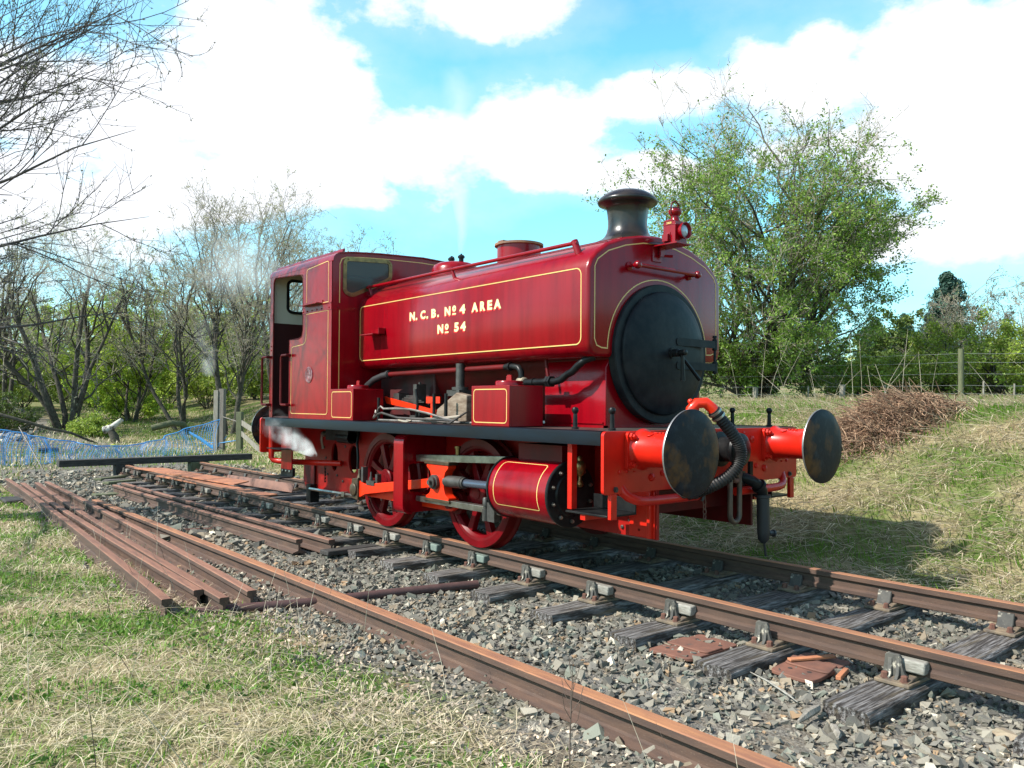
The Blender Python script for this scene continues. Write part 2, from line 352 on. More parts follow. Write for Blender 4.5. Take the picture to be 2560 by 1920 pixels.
# --- frames
def frame_loops():
    o = [(-5.95, 1.0), (-5.95, .26), (-5.90, .20), (-4.25, .20), (-4.0, .34), (-2.9, .34), (-1.2, .30), (-.04, .30), (-.04, 1.0)]
    return [o, ellipse(-5.13, .64, .085, .17), ellipse(-4.66, .64, .115, .165)]
fr = plate('frame_plate', frame_loops(), .028, 'side', -.60, FRED, loco, .003)
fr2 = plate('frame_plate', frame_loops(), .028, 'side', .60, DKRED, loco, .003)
b = MB()
for x in (-.30, -1.4, -2.75, -5.4): b.box((x, -.585, .45), (x+.03, .585, 1.0))
explode(b.obj('frame_stretcher', DKRED, loco))
b = MB()
for (x, z) in ((-5.3, .42), (-5.22, .55), (-5.05, .42), (-4.9, .36), (-5.4, .75), (-5.35, .62), (-4.85, .78), (-.3, .42), (-.38, .36), (-.24, .52), (-.2, .36)):
    b.lathe([(.016, 0), (.016, .008), (.010, .014)], (x, -.614, z), (0, -1, 0), 8)
b.obj('frame_bolt', IRON, loco, kind='stuff')
# front guard gusset seen below the beam
b = MB(); b.box((-.10, -.66, .31), (-.07, -.615, .68)); b.box((-.30, -.628, .31), (-.05, -.616, .66)); explode(b.obj('guard_plate', VERM, loco, bevel=.003))
b = MB(); b.tube([(-5.62, -.70, .215), (-4.1, -.70, .24)], .02, 6); b.box((-4.72, -.73, .20), (-4.66, -.67, .26)); b.obj('brake_rod', STEEL, loco)
# --- running board with valances
b = MB(); b.box((-5.94, -1.20, 1.100), (-.035, 1.20, 1.115))
for s in (-1, 1):
    P = [(s*1.221, 1.018), (s*1.221, 1.095), (s*1.215, 1.110), (s*1.200, 1.1175), (s*1.195, 1.1175), (s*1.195, 1.018)]
    b.prism(P if s > 0 else P[::-1], -5.78, -.034, 'x')
rb = b.obj('running_board', DECK, loco, bevel=.002)
b = MB()
for s in (-1, 1):
    P = [(s*1.2235, 1.016), (s*1.2235, 1.095), (s*1.217, 1.1125), (s*1.200, 1.1195), (s*1.170, 1.1195), (s*1.170, 1.1165), (s*1.198, 1.1165), (s*1.214, 1.108), (s*1.220, 1.094), (s*1.220, 1.016)]
    b.prism(P, -5.80, -.032, 'x')
explode(b.obj('valance', mat('blue_black_gloss_paint', (.005, .008, .014), .36, spec=.16, var=(.005, .005, .007), vscale=3, vstretch=(1, 1, 4), var2=(.04, .04, .04), v2scale=18, v2=(.68, .78)), loco))
# --- buffer beams
def bpts(): return rrect(-1.221, .675, 1.221, 1.114, .03)
beam = plate('buffer_beam', [bpts()], .028, 'front', -.014, VERM, loco, .006)
beam2 = plate('buffer_beam', [bpts()], .035, 'front', -5.955, VERM, loco, .006)
b = MB()
for s in (-1, 1):
    for (y, z, r) in ((.539, 1.022, .030), (.72, .775, .030), (.425, 1.077, .014), (.416, .836, .014), (.907, .834, .015), (.985, .831, .015), (1.06, .828, .015), (.30, .80, .030), (.60, .80, .022)):
        b.lathe([(r, 0), (r*.95, r*.35), (r*.6, r*.65), (0, r*.75)], (.0, s*y, z), (1, 0, 0), 12)
explode(b.obj('beam_rivet', VERM, beam))
for s in (-1, 1):
    b = MB(); b.lathe([(.022, 0), (.022, .012), (.011, .012), (.011, .022)], (0, s*1.105, .708), (1, 0, 0), 6); b.obj('beam_bolt', IRON, beam)
# --- buffers
def buffer(y, front):
    d = 1 if front else -1; x0 = 0.0 if front else -5.972
    q = MB(); q.lathe([(.150, .028), (.132, .045), (.128, .075), (.122, .12), (.121, .30), (.127, .31), (.127, .36), (.120, .365), (.110, .365)], (x0, y, .982), (d, 0, 0), 40)
    root = q.obj('buffer', VERM, loco, smooth=50)
    pl = plate('flange', [rrect(y-.165, .982-.150, y+.165, .982+.128, .03)], .028, 'front', x0+d*.014, VERM, root, .004)
    for a in (-1, 1):
        for c in (-1, 1):
            q = MB(); q.lathe([(.028, 0), (.028, .022), (.016, .022), (.016, .040), (.012, .042)], (x0+d*.028, y+a*.125, .975+c*.103), (d, 0, 0), 6); q.obj('bolt', VERM, root, smooth=20)
    # cast makers marks on top of the barrel
    q = MB()
    for k in range(3):
        q.box((x0+d*.18-.012+k*.03, y-.035, 1.098+.002), (x0+d*.18+.008+k*.03, y-.015, 1.109))
    q.box((x0+d*.25-.06, y+.0, 1.097), (x0+d*.25+.07, y+.012, 1.109)); q.box((x0+d*.25-.06, y+.055, 1.092), (x0+d*.25+.07, y+.065, 1.104))
    q.box((x0+d*.25-.06, y+.0, 1.094), (x0+d*.25-.05, y+.06, 1.107)); q.box((x0+d*.25+.06, y+.0, 1.094), (x0+d*.25+.07, y+.06, 1.107))
    for k in range(5): q.box((x0+d*.25-.045+k*.022, y+.018, 1.096), (x0+d*.25-.035+k*.022, y+.045, 1.108))
    q.lathe([(.028, 0), (.028, .008)], (x0+d*.14, y-.055, 1.090), (0, -.35, 1), 14)
    explode(q.obj('cast_lettering', VERM, root, bevel=.002))
    q = MB(); q.lathe([(.075, .36), (.075, .43)], (x0, y, .982), (d, 0, 0), 24); q.obj('plunger', IRON, root)
    q = MB(); q.mi = 0
    prof = [(.05, .418), (.20, .428), (.285, .440), (.297, .447), (.299, .455), (.297, .462), (.285, .468), (.22, .477), (.12, .483), (0, .485)]
    q.lathe(prof, (x0, y, .975), (d, 0, 0), 64)
    q.obj('head', HEAD, root, smooth=35)
    q = MB(); q.lathe([(.2995, .449), (.3005, .452), (.3005, .459), (.2995, .462)], (x0, y, .975), (d, 0, 0), 64, cap=False); q.obj('head_rim', BARE, root)
    return root
for yy in (-.845, .845): buffer(yy, True)
for yy in (-.845, .845): buffer(yy, False)
# --- smokebox saddle, drum, door
b = MB(); b.prism([(-.60, 1.118), (.60, 1.118), (.60, 1.60), (.52, 1.72), (-.52, 1.72), (-.60, 1.60)], -1.30, -.575, 'x'); b.obj('smokebox_saddle', CRIM, loco, bevel=.006)
b = MB(); b.box((-1.32, -.625, 1.116), (-.55, -.60, 1.135)); b.box((-.577, -.625, 1.116), (-.55, .625, 1.135)); b.box((-1.15, -.612, 1.148), (-.60, -.601, 1.16)); explode(b.obj('saddle_flange', CRIM, loco))
b = MB(); b.lathe([(.56, 0), (.56, 3.7)], (-4.2, 0, 1.70), (1, 0, 0), 48); b.obj('boiler_barrel', DKRED, loco)
b = MB(); b.box((-4.14, -.56, 1.118), (-3.05, .56, 1.70)); b.obj('firebox', mat('sooty_dark_red', (.10, .006, .008), .6, var=(.03, .01, .01), vscale=4), loco, bevel=.02)
b = MB(); b.lathe([(.56, 0), (.582, .01), (.582, .075), (.575, .083), (.50, .085)], (-.575, 0, 1.725), (1, 0, 0), 72); sb = b.obj('smokebox', SMK, loco)
b = MB(); b.lathe([(.515, .0), (.515, .018), (.508, .030), (.490, .040), (.470, .044), (.462, .047), (.42, .060), (.30, .079), (.15, .090), (0, .094)], (-.492, 0, 1.73), (1, 0, 0), 72)
door = b.obj('smokebox_door', SMK, loco, smooth=28)
for z in (1.83, 1.632):
    b = MB(); P = roundpoly([(.06, z-.032), (.60, z-.032), (.60, z+.032), (.06, z+.032)], [.03, .004, .004, .03]); 
    V, F = plate_vf([P], .016, 'front', -.402); b.add(V, F); b.lathe([(.022, -.05), (.022, .05)], (-.412, .60, z), (0, 0, 1), 12); b.obj('hinge_strap', SMK, door, bevel=.004)
b = MB(); b.tube([(-.412, .60, 1.57), (-.412, .60, 1.90)], .012, 8); b.lathe([(.02, 0), (.02, .02)], (-.412, .60, 1.89), (0, 0, 1), 8); explode(b.obj('hinge_pin', SMK, door))
b = MB(); b.lathe([(.045, 0), (.045, .02), (.032, .02), (.032, .075), (.024, .08), (.024, .15), (.012, .155)], (-.405, 0, 1.73), (1, 0, 0), 16); b.obj('locking_boss', BLK, door)
b = MB(); b.tube([(-.335, .015, 1.73), (-.325, .05, 1.69), (-.30, .235, 1.515)], .014, 8, rs=[.016, .014, .017]); b.obj('locking_handle', BLK, door)
b = MB(); b.tube([(-.30, 0, 1.735), (-.295, .005, 1.70), (-.292, .01, 1.50)], .014, 8, rs=[.016, .014, .019]); b.obj('locking_handle', BLK, door)
# --- saddle tank
OUT = [(-.752, 2.507), (-.622, 2.592), (-.42, 2.662), (-.21, 2.704), (0, 2.722), (.21, 2.704), (.42, 2.662), (.622, 2.592), (.752, 2.507), (.812, 2.445), (TY, 2.36), (TY, 1.775), (.825, 1.72), (.785, 1.688), (.73, 1.680),
       (.585, 1.680), (-.585, 1.680), (-.73, 1.680), (-.785, 1.688), (-.825, 1.72), (-TY, 1.775), (-TY, 2.36), (-.812, 2.445)]
# front and side with rounded arrises
def tank():
    rings = []; xs = [(-4.165, .02), (-4.160, .006), (-4.15, 0), (-.565, 0), (-.545, .006), (-.534, .018), (-.530, .030)]
    C = [(0, 2.0)]
    for x, d in xs: rings.append([(x, p[0], p[1]) for p in offset_loop(OUT, d)])
    V = [v for r in rings for v in r]; n = len(OUT); F = []
    for i in range(len(rings)-1):
        F += [(i*n+j, i*n+(j+1) % n, (i+1)*n+(j+1) % n, (i+1)*n+j) for j in range(n)]
    F.append(tuple(range(n))); F.append(tuple((len(rings)-1)*n+j for j in range(n)))
    return fixn(add_mesh('saddle_tank', V, F, CRIM, loco, 35))
tk = tank()
LO = [(-.781, 1.817), (-.779, 2.385), (-.745, 2.447), (-.622, 2.528), (-.419, 2.597), (-.208, 2.640), (0, 2.655), (.208, 2.640), (.419, 2.597), (.622, 2.528), (.745, 2.447), (.779, 2.385), (.781, 1.817), (.755, 1.762), (.70, 1.745), (.628, 1.742)]
arc = [(.628*math.cos(a)*1.0, 1.73+.613*math.sin(a)) for a in np.linspace(.03, math.pi-.03, 30)]
LOOP = LO[::1] + arc[0:] + [(-.628, 1.742), (-.70, 1.745), (-.755, 1.762)]
LOOP = [LOOP[i] for i in range(len(LOOP)) if i == 0 or (Vector(LOOP[i])-Vector(LOOP[i-1])).length > .004]
plate('lining', [LOOP, offset_loop(LOOP, .009)], .002, 'front', -.5295, LINE, tk)
lining(rrect(-4.11, 1.768, -.605, 2.375, .06, 6), .0085, 'side', -TY-.0008, tk)
# seams along the top of the tank
b = MB()
for y, z in ((-.60, 2.602), (-.43, 2.660)): b.box((-4.14, y-.004, z-.006), (-.56, y+.004, z+.004))
explode(b.obj('tank_seam', DKRED, tk))
# hand rails on the tank
b = MB(); b.tube([(-4.14, -.74, 2.605), (-.76, -.74, 2.605)], .0165, 10); rl = b.obj('tank_rail', CRIM, tk)
for x in (-4.10, -2.50, -.79):
    b = MB(); b.tube([(x-.012, -.735, 2.627), (x+.035, -.725, 2.505)], .030 if x > -1 else .018, 10); b.obj('rail_post', CRIM, tk, bevel=.003)
b = MB(); b.tube([(-.435, -.39, 2.425), (-.435, .39, 2.425)], .0165, 10); hr = b.obj('tank_rail', CRIM, tk)
for y in (-.385, .385):
    b = MB(); b.lathe([(.036, -.1), (.036, -.082), (.014, -.075), (.014, -.02), (.03, -.012), (.034, .005), (.026, .025), (.01, .032)], (-.435, y, 2.425), (1, 0, 0), 14); b.obj('rail_post', CRIM, tk)
# bracket on tank side
b = MB(); b.box((-3.84, -1.00, 2.030), (-3.56, -TY, 2.038)); b.box((-3.84, -TY-.006, 2.038), (-3.56, -TY, 2.105)); b.box((-3.567, -.93, 2.03), (-3.560, -TY, 2.10)); b.obj('step_bracket', CRIM, tk)
# filler
b = MB(); b.lathe([(.222, 0), (.222, .255)], (-2.368, 0, 2.65), (0, 0, 1), 48); fl = b.obj('tank_filler', CRIM, tk)
b = MB(); b.lathe([(.225, 0), (.249, .004), (.249, .026), (.22, .032), (0, .036)], (-2.368, 0, 2.898), (0, 0, 1), 48); b.box((-2.41, -.24, 2.925), (-2.33, .20, 2.938)); b.box((-2.405, .15, 2.92), (-2.335, .25, 2.958)); b.tube([(-2.42, -.05, 2.93), (-2.40, -.05, 2.955), (-2.34, -.05, 2.955), (-2.32, -.05, 2.93)], .010, 6); b.obj('filler_lid', mat('rusty_filler_lid', (.30, .15, .07), .7, var=(.16, .08, .05), vscale=7, bump=.002), fl)
# dome and safety valves
b = MB(); b.lathe([(.30, -.12), (.285, -.02), (.272, .06), (.262, .14), (.24, .185), (.19, .212), (.12, .226), (0, .228)], (-3.48, 0, 2.66), (0, 0, 1), 48); dm = b.obj('steam_dome', CRIM, tk)
for x in (-3.555, -3.365):
    b = MB(); b.lathe([(.034, 0), (.034, .02), (.027, .022), (.027, .07), (.039, .072), (.039, .092), (.026, .105), (.010, .11), (.010, .12), (0, .122)], (x, 0, 2.852), (0, 0, 1), 14)
    if x < -3.5: b.tube([(x+.04, 0, 2.87), (x+.05, 0, 2.95), (x+.01, 0, 2.97)], .005, 5)
    b.obj('safety_valve', BLK, dm)
# chimney
b = MB(); b.lathe([(.40, 2.64), (.34, 2.69), (.275, 2.72), (.232, 2.742), (.205, 2.766), (.185, 2.80), (.172, 2.85), (.170, 2.90), (.175, 2.96), (.182, 3.005), (.192, 3.028), (.225, 3.042), (.255, 3.055), (.264, 3.072), (.262, 3.085), (.245, 3.105), (.215, 3.130), (.178, 3.152), (.14, 3.166), (.115, 3.165), (.11, 3.10), (.11, 2.95)], (-.893, 0, 0), (0, 0, 1), 64, cap=False)
b.obj('chimney', CHIM, tk, smooth=55)
b = MB()
for k in range(7):
    a = R(-160+k*50); b.lathe([(.022, 0), (.022, .018), (.012, .03), (0, .03)], (-.893+.33*math.cos(a), .33*math.sin(a), 2.70-.06*abs(math.sin(a))), (0, 0, 1), 6)
b.lathe([(.03, 0), (.03, .03), (.015, .05)], (-1.35, -.1, 2.70), (0, 0, 1), 8)
explode(b.obj('chimney_bolt', BLK, tk))
# lettering
LET = [('N', -3.081, -2.985), ('.', -2.967, -2.942), ('C', -2.882, -2.794), ('.', -2.773, -2.748), ('B', -2.687, -2.610), ('.', -2.585, -2.560), ('N', -2.461, -2.368), ('4', -2.219, -2.130), ('A', -2.032, -1.936), ('R', -1.903, -1.828), ('E', -1.795, -1.728), ('A', -1.703, -1.603)]
z1, z2, hh = 2.140, 1.978, .086
b = MB(); s2 = MB()
def glyph(c, x0, x1, z, h):
    if c == '.': V = [(x0, z), (x1, z), (x1, z+.022), (x0, z+.022)]; Vb, F = plate_vf([V], .0015, 'side', -TY-.0022)
    else: Vb, F = text_vf(c, .12, 'side', -TY-.0022, x0, z, x1-x0, h, bold=.0052)
    b.add(Vb, F)
    s2.add([(v[0]-.009, v[1]+.0010, v[2]-.011) for v in Vb], F)
for c, a, d in LET: glyph(c, a, d, z1, hh)
glyph('o', -2.336, -2.277, 2.170, .058); glyph('_', -2.336, -2.277, 2.142, .013)
for c, a, d in (('N', -2.579, -2.484), ('5', -2.302, -2.232), ('4', -2.205, -2.120)): glyph(c, a, d, z2, hh)
glyph('o', -2.455, -2.396, 2.006, .058); glyph('_', -2.455, -2.396, 1.976, .013)
explode(s2.obj('letter_shade', SHADE, tk, smooth=None)); explode(b.obj('letter', CREAML, tk, smooth=None))
# --- cab
CY = 1.17; XF, XB = -4.15, -5.80
side = roundpoly([(-4.15, 1.117), (-4.15, 2.87), (XB, 2.87), (XB, 1.117), (-5.705, 1.117), (-5.705, 2.845), (-4.865, 2.80), (-4.865, 2.05), (-5.225, 2.05), (-5.225, 1.117)],
                 [0, 0, 0, 0, 0, .06, .05, .10, 0, 0])
for s in (-1, 1):
    sd = plate('cab_side', [side], .008, 'side', s*CY, CRIM, loco)
    if s < 0:
        near_side = sd
b = MB()
for x, z0, z1_ in ((-5.225, 1.12, 2.05),):
    b.tube([(-5.705, -CY, 1.12), (-5.705, -CY, 2.79), (-5.65, -CY, 2.845), (-4.92, -CY, 2.80), (-4.87, -CY, 2.75), (-4.865, -CY, 2.15), (-4.90, -CY, 2.07), (-4.97, -CY, 2.05), (-5.225, -CY, 2.05), (-5.225, -CY, 1.12)], .009, 6)
b.obj('door_beading', DKRED, near_side)
roofp = [(CY+.006, 2.862), (CY, 2.90), (1.145, 2.935), (1.10, 2.962), (.95, 2.985), (.6, 3.012), (0, 3.035)]
roofp = [(-a, c) for a, c in roofp] + [(a, c) for a, c in roofp[::-1][1:]]
def roofpoly(t): return roofp + [(a*(1-t*.8), c-t) for a, c in roofp[::-1]]
b = MB(); b.prism(roofpoly(.010), XB-.02, XF+.03, 'x'); rf = b.obj('cab_roof', CRIM, loco, smooth=50)
b = MB(); b.prism([(-1.075, 2.966), (-1.045, 2.972), (-1.045, 3.004), (-1.060, 3.004), (-1.075, 2.985)], XB-.06, XF+.05, 'x'); b.obj('rain_strip', CRIM, rf)
b = MB(); b.tube([(-5.0, .1, 3.05), (-4.75, .55, 3.14)], .028, 10); b.obj('whistle', BRONZE, rf) if False else None
front = [(-CY, 1.117)] + [(a, c-.006) for a, c in roofp] + [(CY, 1.117)]
win = roundpoly([(-1.02, 2.90), (-.47, 2.93), (-.44, 2.90), (-.44, 2.74), (-.50, 2.70), (-.93, 2.50), (-1.02, 2.53)], [.06, .03, .03, .04, .05, .08, .06])
wr = [(-a, c) for a, c in win][::-1]
cf = plate('cab_front', [front, win, wr], .008, 'front', XF-.004, CRIM, loco)
for k, w_ in enumerate((win, wr)):
    wf = plate('window_frame', [offset_loop(w_, -.022), offset_loop(w_, .022)], .010, 'front', XF+.005, BRASS, cf, .002)
    plate('window_pane', [offset_loop(w_, .012)], .004, 'front', XF-.002, GLASSM, cf)
    b = MB(); cen = offset_loop(w_, -.0)
    acc_l = 0
    for i in range(0, len(cen), 4): b.lathe([(.009, 0), (.009, .004), (.005, .008)], (XF+.010, cen[i][0], cen[i][1]), (1, 0, 0), 8)
    explode(b.obj('frame_screw', BRASS, wf))
lf = [(-1.085, 1.30)] + [(-1.085, 2.84)] + [(-1.06, 2.90), (-1.0, 2.925), (-.80, 2.945), (-.5, 2.962), (0, 2.975), (.5, 2.962), (.8, 2.945), (1.0, 2.925), (1.06, 2.90), (1.085, 2.84), (1.085, 1.30)]
lfi = [(a*(1-.0085) if abs(a) > 1 else a, c-.009) for a, c in lf]
plate('lining', [lf+lfi[::-1]], .002, 'front', XF+.0012, LINE, cf)
# back sheet and linings of the cab interior
bw = rrect(-.95, 2.45, -.45, 2.85, .06); bwr = [(-a, c) for a, c in bw][::-1]
bk = plate('cab_back', [front, bw, bwr], .008, 'front', XB+.006, CRIM, loco)
il = plate('inner_lining', [[(-1.155, 2.30), (-1.155, 2.86), (-.9, 2.95), (0, 3.0), (.9, 2.95), (1.155, 2.86), (1.155, 2.30)], bw, bwr], .004, 'front', XB+.014, CREAM, bk)
plate('inner_lining', [[(-1.155, 1.12), (-1.155, 2.297), (1.155, 2.297), (1.155, 1.12)]], .004, 'front', XB+.014, CABDK, bk)
for w_ in (bw, bwr):
    wf = plate('window_frame', [offset_loop(w_, -.02), offset_loop(w_, .015)], .02, 'front', XB+.022, BLK, bk, .004)
b = MB(); b.box((-5.77, 1.155, 2.30), (-4.17, 1.163, 2.86)); b.prism([(p[0]*.97, p[1]-.014) for p in roofp]+[(p[0]*.97, p[1]-.018) for p in roofp[::-1]], -5.77, -4.17, 'x'); b.obj('inner_lining', CREAM, rf)
b = MB(); b.box((-5.79, -1.16, 1.118), (-4.17, 1.16, 1.135)); b.box((-4.45, -.65, 1.2), (-4.17, .65, 2.6)); b.box((-5.35, -1.12, 1.13), (-5.20, -.98, 1.21)); b.lathe([(.03, 0), (.03, .9)], (-4.6, -.5, 1.13), (0, 0, 1), 8); b.obj('footplate', CABDK, loco)
# waist strap with rivets round the cab
b = MB(); b.box((-4.865, -CY-.010, 2.327), (XF, -CY-.004, 2.405)); b.box((XB, -CY-.010, 2.327), (-5.71, -CY-.004, 2.405)); b.box((XF-.004, -CY-.006, 2.327), (XF+.006, -.86, 2.405)); b.box((-4.865, -CY-.016, 2.400), (XF+.01, -CY-.004, 2.408)); st = explode(b.obj('waist_strap', CRIM, near_side))[0]
b = MB()
for x in (-4.84, -4.74, -4.62, -4.50, -4.38, -4.20): b.lathe([(.011, 0), (.008, .007), (0, .009)], (x, -CY-.010, 2.352), (0, -1, 0), 8)
for z in (2.352, 2.38, 1.95, 2.0, 1.20, 1.25): b.lathe([(.010, 0), (.007, .007), (0, .009)], (-5.755, -CY-.004, z), (0, -1, 0), 8)
for y in (-1.10, -.90): b.lathe([(.010, 0), (.007, .007), (0, .009)], (XF+.006, y, 2.352), (1, 0, 0), 8)
explode(b.obj('rivet', CRIM, st))
b = MB(); b.box((-4.80, -CY-.085, 2.410), (-4.36, -CY-.004, 2.418)); b.box((-4.80, -CY-.012, 2.414), (-4.36, -CY-.004, 2.45)); explode(b.obj('rain_ledge', CRIM, near_side))
def sidelin(loop): lining(loop, .0075, 'side', -CY-.0052, near_side)
sidelin(roundpoly([(-4.775, 2.415), (-4.225, 2.415), (-4.225, 2.875), (-4.775, 2.84)], [.0, .0, .04, .05]))
sidelin(roundpoly([(-5.17, 1.172), (-4.225, 1.172), (-4.225, 2.325), (-4.775, 2.325), (-4.775, 1.985), (-5.17, 1.965)], [.04, .05, .0, .0, .10, .06]))
# maker's plate
b = MB(); b.lathe([(.092, 0), (.092, .008), (.084, .010), (.082, .006), (.058, .006), (.056, .010), (.050, .010), (.049, .005), (0, .005)], (-4.685, -CY-.004, 1.622), (0, -1, 0), 40)
for k in range(26):
    if k in (6, 7, 19, 20): continue
    a = R(90+k*360/26); c_ = Vector((-4.685+.070*math.cos(a), -CY-.010, 1.622+.070*math.sin(a)))
    b.box(c_-Vector((.0045, .004, .007)), c_+Vector((.0045, .003, .007)), rot=Matrix.Rotation(-(a-math.pi/2), 3, 'Y'), piv=c_)
for k in range(4): b.box((-4.722+k*.02, -CY-.013, 1.612), (-4.709+k*.02, -CY-.006, 1.632))
b.obj('maker_plate', mat('polished_makers_plate', (.48, .34, .36), .35, metal=.6, var=(.30, .06, .07), vscale=30), near_side)
# grab rails
for (x, xw) in ((-5.91, -5.76), (-5.34, -5.18)):
    b = MB(); y = -CY-.055
    b.tube([(xw, -CY-.003, 1.868), (xw, y, 1.868), (x+.03, y, 1.868), (x+.008, y, 1.858), (x, y, 1.83), (x, y, 1.31), (x+.008, y, 1.285), (x+.03, y, 1.276), (xw, y, 1.276), (xw, -CY-.003, 1.276)], .0155, 8)
    b.obj('grab_rail', DKRED, near_side)
# --- sand boxes
def sandbox(x0, x1, s):
    ya, yb = (-1.192, -.83) if s < 0 else (.83, 1.192)
    q = MB(); q.box((x0, ya, 1.1195), (x1, yb, 1.452)); root = q.obj('sand_box', CRIM, loco, bevel=.005)
    if s < 0: lining(rrect(x0+.03, 1.145, x1-.028, 1.425, .035), .0075, 'side', ya-.0008, root)
    else: lining(rrect(x0+.03, 1.145, x1-.028, 1.425, .035), .0075, 'side', yb+.0008, root)
    xc = (x0+x1)/2+.03; yc = (ya+yb)/2; q = MB(); q.lathe([(.118, 0), (.118, .03), (.11, .042), (0, .045)], (xc, yc, 1.452), (0, 0, 1), 28)
    V, F = plate_vf([roundpoly([(xc-.035, 1.49), (xc+.035, 1.49), (xc+.03, 1.545), (xc-.03, 1.545)], [0, 0, .03, .03])], .012, 'side', yc); q.add(V, F)
    q.obj('sand_box_lid', CRIM, root, bevel=.002)
for s in (-1, 1): sandbox(-1.565, -1.063, s); sandbox(-4.12, -3.615, s)
# --- short black pillars on the front deck
for s in (-1, 1):
    for x in (-.51, -.13):
        b = MB(); b.lathe([(.028, 0), (.028, .012), (.018, .018), (.0165, .09), (.014, .115), (.020, .122), (.0265, .135), (.0265, .148), (.018, .162), (0, .167)], (x, s*1.0, 1.117), (0, 0, 1), 16); b.obj('deck_pillar', BLK, loco)
# --- pipes above the running board
b = MB(); b.tube([(-3.62, -.75, 1.612), (-1.66, -.75, 1.63)], .026, 10); b.obj('steam_pipe', DKRED, loco)
b = MB(); b.tube([(-3.62, -.75, 1.612), (-3.75, -.76, 1.60), (-3.90, -.78, 1.56), (-4.03, -.8, 1.49), (-4.08, -.8, 1.40)], .036, 10); b.lathe([(.045, 0), (.045, .03)], (-3.66, -.75, 1.612), (1, 0, 0), 12); b.obj('rubber_hose', RUBBER, loco)
b = MB(); b.tube([(-1.66, -.75, 1.63), (-1.54, -.75, 1.632), (-1.475, -.75, 1.62), (-1.44, -.75, 1.58), (-1.435, -.75, 1.53)], .027, 12); b.lathe([(.040, 0), (.040, .022)], (-1.60, -.75, 1.631), (1, 0, 0), 8)
b.lathe([(.035, 0), (.035, .018)], (-1.435, -.75, 1.535), (0, 0, -1), 12); b.obj('pipe_elbow', BLK, loco)
b = MB(); b.lathe([(.036, 0), (.042, .03), (.042, .05)], (-1.435, -.75, 1.525), (0, 0, -1), 12); b.lathe([(.03, -.05), (.047, -.03), (.047, .04), (.035, .05)], (-1.43, -.75, 1.487), (1, 0, 0), 14); b.obj('pipe_tee', mat('chalky_brass', (.36, .30, .22), .6, metal=.3, var=(.2, .15, .1), vscale=20), loco)
b = MB(); b.tube([(-1.39, -.75, 1.487), (-1.20, -.75, 1.489), (-1.0, -.75, 1.490), (-.93, -.75, 1.505), (-.86, -.75, 1.545), (-.80, -.75, 1.565), (-.74, -.75, 1.61), (-.68, -.73, 1.655), (-.62, -.68, 1.68)], .030, 14)
b.lathe([(.036, 0), (.036, .006)], (-1.27, -.75, 1.489), (1, 0, 0), 14); b.lathe([(.05, 0), (.05, .025), (.044, .03), (.05, .035), (.05, .055)], (-1.10, -.75, 1.49), (1, 0, 0), 6); b.obj('pipe_elbow', BLK, loco)
b = MB(); b.tube([(-1.18, -.70, 1.69), (-1.14, -.70, 1.50)], .014, 8); b.obj('drain_pipe', DKRED, loco)
b = MB(); b.lathe([(.042, 0), (.042, .22), (.08, .222), (.08, .25), (.06, .25), (.06, .29)], (-2.28, -.79, 1.68), (0, 0, -1), 16); b.box((-2.40, -.86, 1.375), (-2.20, -.72, 1.43)); b.obj('clack_valve', IRON, loco)
b = MB(); b.prism([(-3.71, 1.375), (-3.66, 1.30), (-2.72, 1.20), (-2.72, 1.235)], -.765, -.745, 'y'); b.box((-2.90, -.76, 1.305), (-2.66, -.745, 1.37)); b.box((-2.82, -.76, 1.13), (-2.78, -.745, 1.31)); b.obj('reversing_rod', RODRED, loco)
b = MB()
for k in range(5): b.box((-3.50+k*.04, -.72, 1.31+k*.016), (-3.0-k*.05, -.64, 1.322+k*.016))
b.box((-3.56, -.74, 1.33), (-3.45, -.62, 1.41)); b.box((-3.17, -.74, 1.28), (-3.11, -.62, 1.50)); b.tube([(-3.14, -.68, 1.12), (-3.14, -.68, 1.52)], .014, 8); b.box((-3.22, -.75, 1.12), (-3.06, -.6, 1.18)); b.obj('leaf_spring', IRON, loco)
for x, z in ((-2.405, 1.395), (-2.21, 1.395), (-3.42, 1.36)):
    b = MB(); y = -1.0; b.tube([(x, y, 1.117), (x, y, z)], .016, 10); b.lathe([(.03, 0), (.03, .015)], (x, y, 1.117), (0, 0, 1), 8); b.obj('tool_post', BLK, loco)
b = MB(); b.tube([(-2.72, -1.0, 1.44), (-2.70, -1.0, 1.36), (-2.685, -1.0, 1.28), (-2.71, -1.0, 1.15)], .011, 8, rs=[.012, .012, .014, .016]); b.obj('drain_lever', BLK, loco)
